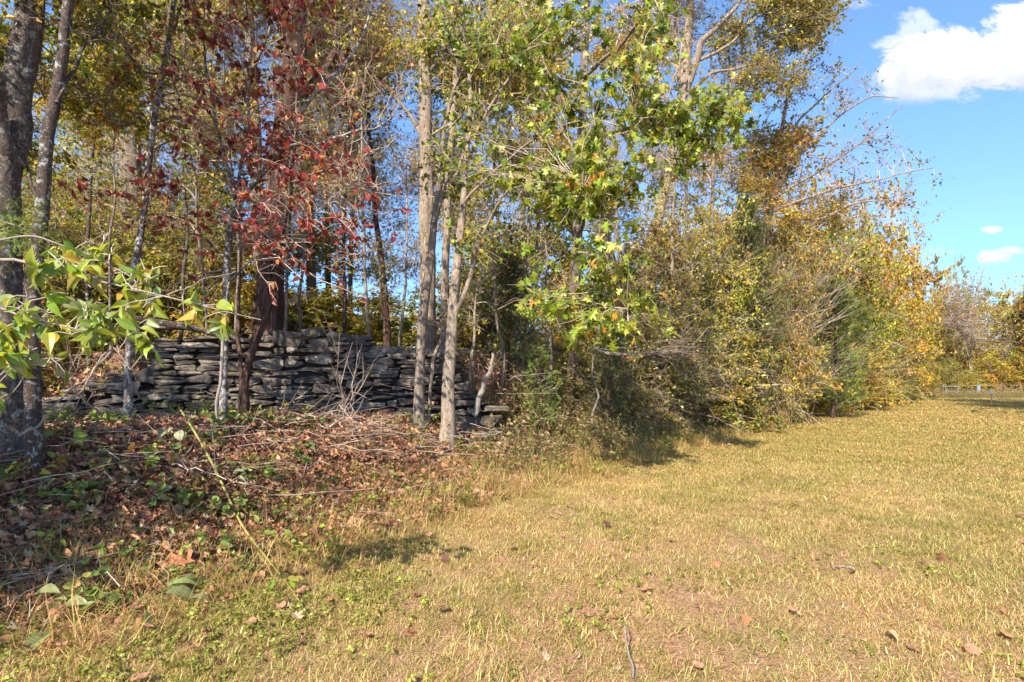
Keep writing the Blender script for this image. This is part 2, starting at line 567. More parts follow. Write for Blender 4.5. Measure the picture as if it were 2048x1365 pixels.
def build_ground():
    def axis(lo, hi, n, c, s):
        t = np.linspace(-1, 1, n)
        v = np.sinh(t * s) / np.sinh(s)
        return np.where(v < 0, c + v * (c - lo), c + v * (hi - c))
    xs = axis(-500, 500, 235, -0.5, 6.6)
    ys = axis(-300, 900, 260, 7.0, 7.0)
    X, Y = np.meshgrid(xs, ys)
    Z = ground_z(X, Y)
    nx, ny = len(xs), len(ys)
    g = Geo()
    i = np.arange(ny - 1)[:, None] * nx + np.arange(nx - 1)[None]
    Fc = np.stack([i, i + 1, i + nx + 1, i + nx], -1).reshape(-1, 4)
    g.add(np.stack([X, Y, Z], -1).reshape(-1, 3), Fc, None, True)
    m, w = material('ground_soil')
    geo = w.n('ShaderNodeNewGeometry')
    pos = geo.outputs['Position']
    lit = w.n('ShaderNodeAttribute', {'attribute_name': 'woods'}).outputs['Fac']
    n1 = w.noise(pos, 0.5, 6, 0.6)
    n2 = w.noise(pos, 7, 8, 0.7)
    n3 = w.noise(pos, 55, 5, 0.7)
    mpn = w.n('ShaderNodeMapping', None, Vector=pos)
    mpn.inputs['Scale'].default_value = (1, 1, 1)
    straw = w.mix(w.smooth(n3, 0.35, 0.62), (0.17, 0.09, 0.05), (0.44, 0.29, 0.145))
    green = w.mix(w.smooth(n3, 0.35, 0.65), (0.11, 0.08, 0.03), (0.34, 0.26, 0.095))
    soil = w.mix(w.smooth(n3, .3, .7), (0.20, 0.09, 0.055), (0.50, 0.28, 0.18))
    c = w.mix(w.smooth(n1, 0.38, 0.62), straw, green)
    c = w.mix(w.smooth(w.m('ADD', n2, w.m('MULTIPLY', n1, 0.4)), 0.66, 0.80), c, soil)
    near = w.n('ShaderNodeAttribute', {'attribute_name': 'bare'}).outputs['Fac']
    c = w.mix(w.m('MULTIPLY', near, w.smooth(n2, 0.3, 0.6)), c, soil)
    duff = w.mix(w.smooth(n3, 0.35, 0.7), (0.07, 0.04, 0.028), (0.30, 0.165, 0.10))
    c = w.mix(lit, c, duff)
    h = w.m('ADD', w.m('MULTIPLY', n2, 0.5), w.m('MULTIPLY', n3, 0.5))
    b = w.n('ShaderNodeBump', None, Height=h, Strength=0.8, Distance=0.03)
    p = w.n('ShaderNodeBsdfPrincipled', None, Base_Color=c, Roughness=0.95, Normal=b.outputs[0])
    p.inputs['Specular IOR Level'].default_value = 0.1
    w.n('ShaderNodeOutputMaterial', None, Surface=p.outputs[0])
    o = g.build('ground', m, kind='structure')
    me = o.data
    x, y = X.ravel(), Y.ravel()
    d = toe_dist(x, y)
    dist = np.hypot(x, y)
    nz = fbm(x, y, 1.4, 5)
    nz2 = fbm(x, y, 3.3, 9)
    wood = sstep(0.15, 1.5, d + 0.45 * nz)
    edge = sstep(-0.25, 0.45, d + 0.35 * nz)
    fr = (np.abs(x) < y * 1.0 + 2.6) & (y > 0.7)

    def attr(name, val):
        a = me.attributes.new(name, 'FLOAT', 'POINT')
        a.data.foreach_set('value', np.clip(val, 0, 1e4).astype(np.float32))
    attr('woods', np.maximum(wood, .55 * edge))
    bare = sstep(-0.45, 0.5, nz2 * .9 + nz * .4) * sstep(2.6, 0.3, np.abs(x - 0.5 - 0.1 * y)) * sstep(6.8, 3.6, dist)
    attr('bare', bare)
    lawn = (1 - edge)
    nearf = sstep(10.5, 7.5, dist)
    midf = sstep(24, 17, dist) * (1 - sstep(10.5, 7.5, dist) * .85)
    farf = sstep(60, 50, dist) * sstep(14, 20, dist)
    attr('d_near', fr * lawn * nearf * (1 - 0.82 * bare) * 300 * (0.22 + 0.78 * sstep(-.7, .5, nz2 + .5 * fbm(x, y, 7.0, 33))))
    attr('d_green', fr * lawn * nearf * sstep(.0, -.8, d) * (1 - bare) * 70 * sstep(-.2, .8, fbm(x, y, 1.1, 14) + .4 * nz2))
    attr('d_thatch', fr * lawn * sstep(13, 9, dist) * 60 * (0.25 + 0.75 * sstep(-.6, .6, fbm(x, y, 2.3, 41))) * (1 - .88 * bare))
    attr('d_mid', fr * lawn * midf * 100 * (.35 + .65 * sstep(-.7, .5, fbm(x, y, 2.8, 51))))
    attr('d_far', fr * lawn * farf * 14 * (.4 + .6 * sstep(-.7, .5, fbm(x, y, 1.3, 61))))
    attr('d_litter', fr * (.35 * edge + .65 * wood) * sstep(34, 16, dist) * (120 * sstep(9, 6, dist) + 40))
    attr('d_lawnleaf', fr * lawn * sstep(16, 6, dist) * (1.2 + 9 * sstep(-1.6, -.1, d)))
    attr('d_edge', fr * sstep(-0.45, 0.1, d + .3 * nz) * sstep(1.3, .4, d + .3 * nz) * sstep(45, 25, dist) * (22 + 26 * sstep(4.0, 8.0, y)) * sstep(3.0, 4.5, dist))
    cloverz = sstep(1.0, .4, np.abs(d + .35 + .3 * nz)) * sstep(-.2, -1.4, x) 
    attr('d_clover', fr * sstep(7.5, 4, dist) * (80 * cloverz + 5 * lawn) * sstep(-.5, .3, nz2))
    attr('d_weeds', fr * (wood * sstep(26, 12, dist) * 9 * sstep(-.4, .6, nz) + sstep(0.6, .1, np.abs(d - .2)) * 6 * sstep(40, 20, dist)))
    attr('d_cover', fr * sstep(-.2, .6, d + .4 * nz) * sstep(4.5, 2.0, d) * sstep(8.5, 6, y) * sstep(-.6, -2.4, x) * 6.5 * sstep(-.5, .4, nz2))
    attr('d_dry', fr * sstep(-.7, 0, d + .4 * nz) * sstep(3.0, .9, d) * sstep(15, 11, y) * 75 * sstep(-1.1, .2, fbm(x, y, 1.7, 71)) * (.35 + .65 * sstep(-3.2, -1.6, x)))
    attr('d_sticks', fr * wood * sstep(20, 8, dist) * 5)
    attr('d_tall', fr * sstep(0.2, 0.8, d + .35 * nz) * sstep(3.2, 1.4, d) * sstep(-.9, .8, x) * sstep(50, 25, dist) * 24 + fr * (y > 43.5) * (y < 50) * (x > 30) * 9)
    return o


ground = build_ground()


def scatter(name, label, g, mat, dens, seed, smin, smax, tilt, cat='grass'):
    """one stuff object: its own mesh is a tuft, strewn over the ground by geometry nodes"""
    o = g.build(name, mat)
    tag(o, label, cat, None, 'stuff')
    ng = bpy.data.node_groups.new(name + '_strewn', 'GeometryNodeTree')
    ng.interface.new_socket('Geometry', in_out='INPUT', socket_type='NodeSocketGeometry')
    ng.interface.new_socket('Geometry', in_out='OUTPUT', socket_type='NodeSocketGeometry')
    N = ng.nodes; Lk = ng.links
    gi = N.new('NodeGroupInput'); go = N.new('NodeGroupOutput')
    oi = N.new('GeometryNodeObjectInfo'); oi.inputs['Object'].default_value = ground; oi.transform_space = 'RELATIVE'
    na = N.new('GeometryNodeInputNamedAttribute'); na.data_type = 'FLOAT'; na.inputs['Name'].default_value = dens
    dp = N.new('GeometryNodeDistributePointsOnFaces'); dp.distribute_method = 'RANDOM'
    dp.inputs['Seed'].default_value = seed
    Lk.new(oi.outputs['Geometry'], dp.inputs['Mesh'])
    Lk.new(na.outputs['Attribute'], dp.inputs['Density'])
    ip = N.new('GeometryNodeInstanceOnPoints')
    Lk.new(dp.outputs['Points'], ip.inputs['Points'])
    Lk.new(gi.outputs[0], ip.inputs['Instance'])
    rv = N.new('FunctionNodeRandomValue'); rv.data_type = 'FLOAT_VECTOR'
    rv.inputs[0].default_value = (-tilt, -tilt, 0); rv.inputs[1].default_value = (tilt, tilt, 6.283)
    rv.inputs['Seed'].default_value = seed + 1
    Lk.new(rv.outputs[0], ip.inputs['Rotation'])
    rs = N.new('FunctionNodeRandomValue'); rs.data_type = 'FLOAT'
    rs.inputs[2].default_value = smin; rs.inputs[3].default_value = smax
    rs.inputs['Seed'].default_value = seed + 2
    Lk.new(rs.outputs[1], ip.inputs['Scale'])
    Lk.new(ip.outputs[0], go.inputs[0])
    md = o.modifiers.new('strewn', 'NODES')
    md.node_group = ng
    return o


STRAW = [(.62, .47, .20, 4), (.74, .61, .34, 2.5), (.50, .33, .13, 3), (.36, .30, .075, 2), (.24, .235, .05, 1.6), (.46, .25, .13, 1.7)]  # dark olive and brown blades also put small shadow contrast into the colour
GREENG = [(.20, .23, .04, 3), (.28, .28, .055, 3), (.13, .17, .025, 2), (.42, .36, .11, 3)]


def blades(n, radius, hmin, hmax, width, lean, pal, seed, flat=0.0):
    rg = np.random.default_rng(seed)
    g = Geo()
    a = rg.uniform(0, 2 * np.pi, n); r = radius * np.sqrt(rg.uniform(0, 1, n))
    b = np.stack([r * np.cos(a), r * np.sin(a), np.full(n, -0.004)], 1)
    az = rg.uniform(0, 2 * np.pi, n)
    ln = rg.uniform(0.15, 1, n) ** .6 * lean
    h = rg.uniform(hmin, hmax, n)
    dr = np.stack([np.cos(az), np.sin(az), np.zeros(n)], 1)
    sd = np.stack([-np.sin(az), np.cos(az), np.zeros(n)], 1) * (width * rg.uniform(.6, 1.3, n))[:, None]
    up = np.array([0, 0, 1.0])
    m = b + dr * (h * .45 * np.sin(ln))[:, None] + up * (h * .5 * np.cos(ln * .6))[:, None]
    t = m + dr * (h * .55 * np.sin(ln * 1.25))[:, None] + up * (h * .5 * np.cos(ln * 1.35))[:, None]
    t[:, 2] = np.maximum(t[:, 2], 0.004)
    V = np.stack([b - sd, b + sd, m + sd * .75, m - sd * .75, t], 1)
    Q = np.array([[0, 1, 2], [0, 2, 3], [3, 2, 4]])
    FF = Q[None] + (np.arange(n) * 5)[:, None, None]
    c = palette(rg, pal, n)
    g.add(V.reshape(-1, 3), FF.reshape(-1, 3), np.repeat(c, 5, 0))
    return g


def leaf_patch(n, radius, smin, smax, pal, seed, lift=0.03, lobed=0.6):
    rg = np.random.default_rng(seed)
    g = Geo()
    for i in range(n):
        a = rg.uniform(0, 6.28); r = radius * math.sqrt(rg.uniform(0, 1))
        pos = np.array([[r * math.cos(a), r * math.sin(a), rg.uniform(-.002, lift)]])
        az = rg.uniform(0, 6.28)
        d = np.array([[math.cos(az), math.sin(az), rg.normal(0, .3)]])
        leaves(g, rg, pos, d, [rg.uniform(smin, smax)], dry_leaf(int(rg.integers(1e6)), rg.uniform() < lobed), palette(rg, pal, 1), 2.2)
    return g


def sprig(n, radius, hmin, hmax, smin, smax, pal, seed, shape=L_OVAL):
    """little upright weeds: a stem with leaves"""
    rg = np.random.default_rng(seed)
    g = Geo()
    for i in range(n):
        a = rg.uniform(0, 6.28); r = radius * math.sqrt(rg.uniform(0, 1))
        b = np.array([r * math.cos(a), r * math.sin(a), 0])
        h = rg.uniform(hmin, hmax)
        ln = rg.normal(0, .35, 2) * h
        pts = np.array([b, b + [ln[0] * .4, ln[1] * .4, h * .6], b + [ln[0], ln[1], h]])
        tubes(g, pts, np.array([.0016, .0012, .0008]), 3, np.array([.25, .22, .07]))
        k = int(rg.integers(4, 8))
        t = rg.uniform(.3, 1, k)
        pos = b + np.outer(t, [ln[0], ln[1], h])
        d = norm(rg.normal(size=(k, 3)) * [1, 1, .4] + [0, 0, .2])
        leaves(g, rg, pos, d, rg.uniform(smin, smax, k), shape, palette(rg, pal, k), 1.5)
    return g


LITTER = [(.44, .21, .12, 3), (.28, .13, .08, 3), (.14, .075, .055, 2), (.58, .31, .17, 2.5), (.50, .36, .22, 1.5), (.40, .11, .06, 1), (.28, .18, .16, 1)]
CLOVER = [(.30, .34, .05, 3), (.38, .40, .07, 2), (.20, .25, .04, 2), (.44, .36, .09, 2), (.36, .22, .10, 1)]

scatter('lawn_grass', 'short dry straw-coloured grass of the near lawn', blades(62, .095, .016, .046, .0013, 1.8, STRAW, 11), M['grass'], 'd_near', 3, .7, 1.3, .15)
scatter('thatch', 'matted pale dead grass lying flat over the near lawn', blades(90, .13, .03, .075, .0012, 1.98, [(.66, .52, .28, 4), (.76, .64, .40, 3), (.44, .28, .14, 2), (.54, .38, .20, 2)], 10), M['grass'], 'd_thatch', 2, .8, 1.4, .06)
scatter('green_grass', 'greener grass blades growing through the dry lawn', blades(30, .06, .03, .085, .0019, 1.0, GREENG, 12), M['grass'], 'd_green', 7, .7, 1.35, .12)
scatter('lawn_grass', 'dry mown grass of the middle lawn', blades(110, .22, .02, .065, .0028, 1.75, STRAW + [(.26, .27, .06, 2)], 13), M['grass'], 'd_mid', 9, .8, 1.4, .12)
scatter('lawn_grass', 'sunlit mown grass of the far lawn', blades(150, .5, .025, .07, .007, 1.7, STRAW + [(.26, .27, .06, 2)], 14), M['grass'], 'd_far', 15, .8, 1.3, .1)
scatter('leaf_litter', 'brown oak and maple leaf litter covering the bank', leaf_patch(15, .18, .03, .075, LITTER, 21), M['litter'], 'd_litter', 17, .7, 1.3, .35, 'leaf litter')
scatter('leaf_litter', 'scattered brown dry leaves lying among the lawn grass', leaf_patch(2, .2, .03, .065, LITTER + [(.6, .42, .22, 3)], 22), M['litter'], 'd_lawnleaf', 19, .7, 1.3, .3, 'leaf litter')
scatter('tall_grass', 'tall dry uncut grass along the edge of the bank', blades(30, .13, .12, .34, .0024, 1.2, STRAW + [(.5, .33, .16, 3)], 23), M['grass'], 'd_edge', 21, .6, 1.3, .3)
scatter('clover', 'low bright green clover and weeds at the front edge of the bank', sprig(8, .11, .01, .04, .012, .024, CLOVER, 24), M['weed'], 'd_clover', 25, .8, 1.4, .2, 'weeds')
scatter('groundcover', 'trailing green and yellow ground cover in the shaded lower left', sprig(7, .2, .04, .2, .04, .075, [(.24, .30, .07, 3), (.34, .40, .09, 2), (.16, .22, .06, 3), (.44, .40, .10, 1.5), (.40, .24, .12, 1)], 26, L_ROUND), M['weed'], 'd_cover', 29, .6, 1.3, .25, 'plants')
scatter('dry_grass', 'loose dry grass tufts mixed through the litter at the lower edge of the bank', blades(30, .17, .07, .22, .0017, 1.85, [(.66, .50, .24, 4), (.52, .32, .16, 3), (.34, .30, .08, 2), (.38, .18, .10, 2)], 27), M['grass'], 'd_dry', 33, .6, 1.3, .3)
scatter('weeds', 'low yellow-green seedlings scattered over the leaf litter', sprig(6, .16, .08, .26, .03, .06, CLOVER + [(.4, .3, .06, 2)], 25), M['weed'], 'd_weeds', 27, .7, 1.4, .2, 'weeds')


def stick_patch():
    rg = np.random.default_rng(77)
    g = Geo()
    for i in range(7):
        a = rg.uniform(0, 6.28)
        b = np.append(rg.normal(0, .25, 2), rg.uniform(0, .08))
        L = rg.uniform(.3, .9)
        d = np.array([math.cos(a), math.sin(a), rg.normal(.02, .12)])
        pts = b + np.outer(np.linspace(0, L, 5), d) + rg.normal(0, .02, (5, 3))
        tubes(g, pts, np.linspace(.004, .0012, 5), 4)
    return g


scatter('sticks', 'thin dead sticks lying over the leaf litter', stick_patch(), M['twig_pale'], 'd_sticks', 31, .6, 1.2, .15, 'sticks')



def stalks(n, radius, hmin, hmax, pal, seed):
    rg = np.random.default_rng(seed)
    g = Geo()
    for i in range(n):
        a_ = rg.uniform(0, 6.28); r = radius * math.sqrt(rg.uniform(0, 1))
        b = np.array([r * math.cos(a_), r * math.sin(a_), 0])
        h = rg.uniform(hmin, hmax)
        ln = rg.normal(0, .28, 2) * h
        pts = np.array([b, b + [ln[0] * .3, ln[1] * .3, h * .5], b + [ln[0], ln[1], h * .95]])
        tubes(g, pts, np.array([.0028, .002, .001]), 3, palette(rg, pal, 1)[0])
        k = int(rg.integers(3, 9))
        t = rg.uniform(.2, 1, k)
        pos = b + np.outer(t, [ln[0], ln[1], h * .95])
        d = norm(rg.normal(size=(k, 3)) * [1, 1, .6] + [0, 0, -.1])
        leaves(g, rg, pos, d, rg.uniform(.02, .06, k), L_SMALL, palette(rg, pal, k), .5)
    return g


scatter('tall_weeds', 'dry reddish and straw-coloured weed stalks where the thicket meets the lawn',
        stalks(16, .22, .15, .48, [(.42, .30, .14, 4), (.34, .18, .10, 4), (.3, .3, .06, 4), (.2, .22, .05, 4), (.5, .38, .18, 2)], 28), M['weed'], 'd_tall', 37, .6, 1.4, .15, 'weeds')


def drape(rows, lift=.01):
    """rows (u, v, width_px[, extra height]) -> points lying on the ground under those pixels"""
    out = []
    for r_ in rows:
        u, v, wpx = r_[:3]
        Y = 2.2
        while Y < 60:
            p = at(u, v, Y)
            if gz(p[0], Y) >= p[2]:
                break
            Y += .02
        e = r_[3] if len(r_) > 3 else 0
        rad = wpx / 2 / F * Y
        out.append((p[0], Y, gz(p[0], Y) + rad + lift + e, rad))
    return out
# ------------------------------------------------------------------ the dry stone wall
def wall_top(x):
    """height of the wall top above the camera-side ground, as world z"""
    xs = [-7.2, -6.5, -6.0, -5.55, -5.25, -4.4, -3.3, -2.95, -2.2, -1.4, -0.95, -0.7, -0.45]
    zs = [0.95, 1.25, 1.45, 1.60, 2.02, 2.10, 2.06, 2.02, 1.88, 1.80, 1.74, 1.30, 0.95]
    return np.interp(x, xs, zs)


def stone_mesh(rg, w, h, dp, name='stone'):
    base = [(-1, -.5), (-.78, -1), (.75, -1), (1, -.45), (1, .5), (.8, 1), (-.8, 1), (-1, .55)]
    o = np.array(base) + rg.normal(0, .13, (8, 2))
    o = o * [w / 2, h / 2]
    if w > 2.2 * h and rg.uniform() < .7:          # wedge-shaped slabs
        o[:, 1] *= 1 - .38 * np.sign(rg.normal()) * o[:, 0] / (w / 2)
    rings = []
    for yy, sc in ((dp, .92), (.03, 1.0), (-.008, .93), (-.020, .55)):
        r = np.column_stack((o[:, 0] * sc, np.full(8, yy), o[:, 1] * sc))
        r[:, 1] += rg.normal(0, .007, 8)
        rings.append(r)
    V = np.concatenate(rings)
    Fc = []
    for k in range(3):
        for i in range(8):
            j = (i + 1) % 8
            Fc.append((k * 8 + i, k * 8 + j, k * 8 + 8 + j))
            Fc.append((k * 8 + i, k * 8 + 8 + j, k * 8 + 8 + i))
    for i in range(1, 7):
        Fc.append((24, 24 + i, 24 + i + 1))
    g = Geo()
    g.add(V, np.array(Fc), None, True)
    me = g.mesh(name, M['stone'])
    try:
        me.set_sharp_from_angle(angle=R(38))
    except Exception:
        pass
    return me


from mathutils import Euler


def o_euler(r):
    return Euler(r)


def build_wall():
    rg = np.random.default_rng(5)
    base = np.array([-3.6, float(wall_y(-3.6)), gz(-3.6, 8.7)])
    root = empty('stone_wall', base, 'dry stone wall of grey stacked fieldstone slabs holding back the wooded bank', 'stone wall')
    nstone = 0

    todo = []

    def put(x, z, w, h, dp, yo=0.0, rx=0.0, rz=0.0, ry=0.0, y=None):
        todo.append((w * h, stone_mesh(rg, w, h, dp), x, z, yo, rx, rz, ry, y))

    def settle(item, single):
        nonlocal nstone
        _, me, x, z, yo, rx, rz, ry, y = item
        yy = float(wall_y(x)) - 0.02 + yo if y is None else y
        loc, rot = (x - base[0], yy - base[1], z - base[2]), (rx, ry, math.atan(0.12) + rz)
        if single:
            o = bpy.data.objects.new('stone', me)
            COL.objects.link(o)
            o.parent = root
            o.location = loc
            o.rotation_euler = rot
            nstone += 1
        else:
            mt = Matrix.Translation(loc) @ Matrix.LocRotScale(None, o_euler(rot), None)
            V = np.array([mt @ v.co for v in me.vertices])
            Fc = np.array([p.vertices[:] for p in me.polygons])
            small.add(V, Fc, None, True)
            bpy.data.meshes.remove(me)
    z = 0.50
    row = 0
    while z < 2.2:
        h0 = rg.choice([.05, .07, .095, .13, .17], p=[.15, .2, .27, .22, .16])
        x = -7.2 + rg.uniform(0, .3)
        while x < -0.45:
            w = min(rg.uniform(.14, .46) + (rg.uniform() < .22) * rg.uniform(.15, .4), .85)
            h = h0 * rg.uniform(.84, 1.06)
            xc = x + w / 2
            sag = 0.05 * math.sin(xc * 1.3 + row * .5) + 0.03 * math.sin(xc * 2.9 + 1 + row * .9)
            top = float(wall_top(xc))
            zz = z + sag + h0 / 2
            g0 = gz(xc, float(wall_y(xc)) - .25)
            if zz + h * .3 < top and zz > g0 - .06:
                split = h0 > .10 and rg.uniform() < (.65 if h0 > .13 else .4)
                batter = (zz - .8) * .05
                loose = 1.0 if xc > -5.4 else 2.6
                if split:
                    cut = rg.uniform(.36, .64)
                    off = rg.uniform(-.04, .04)
                    for zc_, hh in ((zz - h / 2 + h * cut / 2, h * cut), (zz + h / 2 - h * (1 - cut) / 2, h * (1 - cut))):
                        if w > .5 and hh < .07:
                            f = rg.uniform(.4, .6)
                            put(xc - w * (1 - f) / 2, zc_, w * f * .97, hh * .95, .3, batter + rg.normal(0, .03), rg.normal(0, .03), rg.normal(0, .06), rg.normal(0, .03))
                            put(xc + w * f / 2, zc_, w * (1 - f) * .97, hh * .9, .3, batter + rg.normal(0, .03), rg.normal(0, .03), rg.normal(0, .06), rg.normal(0, .03))
                        else:
                            put(xc + off, zc_, w * .98, hh * .95, rg.uniform(.25, .4), batter + rg.normal(0, .03), rg.normal(0, .03), rg.normal(0, .05), rg.normal(0, .028))
                else:
                    put(xc, zz, w * .97, h * .96, rg.uniform(.25, .42), batter + rg.normal(0, .035) * loose, rg.normal(0, .04) * loose, rg.normal(0, .08) * loose,
                        rg.normal(0, .034) * loose)
            x += w + rg.uniform(.002, .02)
        z += h0 + .004
        row += 1
    # cap stones and fallen stones, placed where the photograph shows them
    for (u, v, Y, wpx, hpx, ry) in [(620, 668, 8.75, 45, 24, -.1), (640, 690, 8.7, 40, 26, 0), (705, 677, 8.9, 80, 14, .09), (668, 673, 8.8, 26, 16, .3),
                                    (330, 650, 8.4, 75, 20, .06), (250, 652, 8.4, 50, 14, -.15), (235, 668, 8.3, 60, 15, -.2), (575, 678, 8.7, 60, 30, .1),
                                    (760, 700, 9.0, 90, 18, .04), (830, 708, 9.05, 80, 20, .03), (705, 695, 8.95, 46, 24, .0)]:
        p = at(u, v, Y + .1)
        put(p[0], p[2], wpx / F * Y, hpx / F * Y, .38, 0, 0, 0, ry, y=Y + .08)
    small = Geo()
    todo.sort(key=lambda t: -t[0])
    for q, item in enumerate(todo):
        settle(item, q < 290)
    if small.n:
        ch = small.build('small_stones', M['stone'], root, (0, 0, 0), 'stuff')
    # a dark heart of packed rubble and earth behind the face stones
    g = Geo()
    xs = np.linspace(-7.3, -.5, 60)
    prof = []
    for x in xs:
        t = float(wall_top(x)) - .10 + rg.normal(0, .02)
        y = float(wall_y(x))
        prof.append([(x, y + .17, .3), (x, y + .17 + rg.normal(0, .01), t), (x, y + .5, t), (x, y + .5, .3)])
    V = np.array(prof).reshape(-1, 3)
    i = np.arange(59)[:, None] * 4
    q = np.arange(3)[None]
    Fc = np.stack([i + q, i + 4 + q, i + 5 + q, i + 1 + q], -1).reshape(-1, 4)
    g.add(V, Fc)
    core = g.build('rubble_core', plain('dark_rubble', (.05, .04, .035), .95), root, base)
    # stones lying loose at the ruined ends
    k = 0
    for (u, v, Y, wpx, hpx, lab) in [(120, 795, 7.6, 60, 16, 'flat grey stone fallen from the wall between the two leftmost trunks'),
                                     (160, 812, 7.4, 46, 12, 'small flat stone fallen in front of the broken end of the wall'),
                                     (215, 842, 6.7, 80, 20, 'long flat stone lying in leaf litter left of the white spotted sapling'),
                                     (205, 775, 7.9, 66, 15, 'tilted slab on the slumped left end of the wall'),
                                     (925, 795, 9.0, 52, 22, 'mossy stone heaped at the fallen right end of the wall'),
                                     (955, 812, 8.9, 44, 16, 'dark slab lying low right of the twin trunks'),
                                     (940, 778, 9.3, 70, 9, 'thin dark slab sticking out right of the wall end')]:
        p = at(u, v, Y)
        o = bpy.data.objects.new('fallen_stone', stone_mesh(rg, wpx / F * Y, hpx / F * Y, .3))
        COL.objects.link(o)
        o.location = (p[0], p[1], gz(p[0], p[1]) + hpx / F * Y * .35)
        o.rotation_euler = (rg.normal(0, .2), rg.normal(0, .15), rg.normal(0, .4))
        tag(o, lab, 'stone', 'stones fallen from the wall')
        k += 1
    return root


build_wall()


# ------------------------------------------------------------------ trees and shrubs
def curve_limb(pts, n, rng, wig=0.0):
    """pts: rows x,y,z,r"""
    q = resample(pts, n, rng, wig)
    return q[:, :3], q[:, 3]


def grow(rng, LP, LR, c, rad, nsub, ntw, nleaf, L_tw=.45, droop=.0, outward=None, r0=.006, up=0.12, wild=.8, soft=False):
    """sub-branches from the nearest limb into an ellipsoid, twigs on them, leaf seats on the twigs"""
    c = np.asarray(c, float); rad = np.asarray(rad, float)
    T = norm(rng.normal(size=(nsub, 3))) * (rng.uniform(0, 1, (nsub, 1)) ** (1 / 2.1)) * rad + c
    if soft:
        T = np.clip(rng.normal(0, .52, (nsub, 3)), -1.5, 1.5) * rad + c
    D = np.linalg.norm(T[:, None] - LP[None], axis=2) + .8 * np.maximum(LP[None, :, 2] - T[:, None, 2] + .1, 0) + rng.uniform(0, .5, (nsub, len(LP))) * min(rad.mean(), 1.5)
    k = D.argmin(1)
    S = LP[k]
    L = np.linalg.norm(T - S, axis=1, keepdims=True)
    n = 7
    t = np.linspace(0, 1, n)[None, :, None]
    mid = (S + T) / 2 + rng.normal(0, .11, (nsub, 3)) * L + np.array([0, 0, 1]) * up * L
    P = (1 - t) ** 2 * S[:, None] + 2 * t * (1 - t) * mid[:, None] + t ** 2 * T[:, None]
    w = rng.normal(0, 1, P.shape) * .022 * L[:, :, None]
    w[:, 0] = 0
    P = P + w
    ra = np.minimum(LR[k] * .7, r0 + .009 * L[:, 0])
    Rr = ra[:, None] * (1 - t[0, :, 0])[None] + .003 * t[0, :, 0][None]
    # twigs
    nt = nsub * ntw
    if nt == 0:
        return (P, Rr), None, None, None
    si = np.repeat(np.arange(nsub), ntw)
    tt = rng.uniform(.25, 1, nt) ** .8
    f = tt * (n - 1)
    i0 = np.minimum(f.astype(int), n - 2)
    fr = (f - i0)[:, None]
    B = P[si, i0] * (1 - fr) + P[si, i0 + 1] * fr
    tg = norm(P[si, i0 + 1] - P[si, i0])
    d = norm(tg * .6 + rng.normal(size=(nt, 3)) * wild + [0, 0, .15])
    if outward is not None:
        d = norm(d + np.asarray(outward))
    Lt = (rng.uniform(.35, 1.2, nt) * L_tw)[:, None]
    d2 = norm(d + rng.normal(0, .35, (nt, 3)) + [0, 0, -droop])
    TP = np.stack([B, B + d * Lt * .5, B + d * Lt * .5 + d2 * Lt * .5], 1)
    TR = np.stack([np.full(nt, .0035), np.full(nt, .0026), np.full(nt, .0014)], 1) * rng.uniform(.7, 1.4, (nt, 1))
    if nleaf <= 0:
        return (P, Rr), (TP, TR), None, None
    dens = np.minimum(rng.gamma(1.6, .62, nsub), 2.6)
    ln = rng.poisson(nleaf * dens[si])
    li = np.repeat(np.arange(nt), ln)
    tone = np.clip(rng.normal(1, .22, (nsub, 1)) * (1 + rng.normal(0, .10, (nsub, 3))), .45, 1.6)
    grow.tone = tone[si[li]]
    u = rng.uniform(.1, 1, len(li))[:, None]
    a = np.where(u < .5, TP[li, 0] + (TP[li, 1] - TP[li, 0]) * u * 2, TP[li, 1] + (TP[li, 2] - TP[li, 1]) * (u * 2 - 1))
    dl = norm(d2[li] * .4 + rng.normal(size=(len(li), 3)) * .8 + [0, 0, -.35 - droop])
    return (P, Rr), (TP, TR), a, dl


def inview(p):
    u = 1024 + F * p[:, 0] / np.maximum(p[:, 1], .1)
    v = HOR - F * (p[:, 2] - EYE) / np.maximum(p[:, 1], .1)
    return (u > -20) & (u < 2068) & (v > -20) & (v < 1385) & (p[:, 1] > .5)


VARIANTS = {}


def leaf_variants(key, shape, pal, mat, seed=1, n=20):
    if key not in VARIANTS:
        rg = np.random.default_rng(seed)
        out = []
        for i in range(n):
            V, Fc = shape
            V = V.copy()
            if shape is L_OAK:
                V[:, 0] *= 1 + rg.normal(0, .12, len(V))
                V[:, 1] += V[:, 0] * rg.normal(0, .12)
            V[:, 0] *= rg.uniform(.65, 1.1)
            V[:, 2] += .16 * np.sin(V[:, 1] * 3 + rg.uniform(0, 6)) * rg.uniform(.2, 1) + V[:, 0] ** 2 * rg.uniform(-1.2, 2.0) - V[:, 1] ** 2 * rg.uniform(-.1, .5)
            g = Geo()
            g.add(V, Fc, palette(rg, pal, 1)[0], False)
            out.append(g.mesh('leaf', mat))
        VARIANTS[key] = out
    return VARIANTS[key]


def place_leaves(rng, root, base, pos, d, size, meshes, up_bias):
    d = norm(d)
    side, nn = orient(rng, d, up_bias)
    for i in range(len(pos)):
        o = bpy.data.objects.new('leaf', meshes[int(rng.integers(len(meshes)))])
        COL.objects.link(o)
        o.parent = root
        s = size[i]
        m = Matrix(((side[i][0] * s, d[i][0] * s, nn[i][0] * s, pos[i][0] - base[0]),
                    (side[i][1] * s, d[i][1] * s, nn[i][1] * s, pos[i][1] - base[1]),
                    (side[i][2] * s, d[i][2] * s, nn[i][2] * s, pos[i][2] - base[2]), (0, 0, 0, 1)))
        o.matrix_local = m


SPRAYS = {}


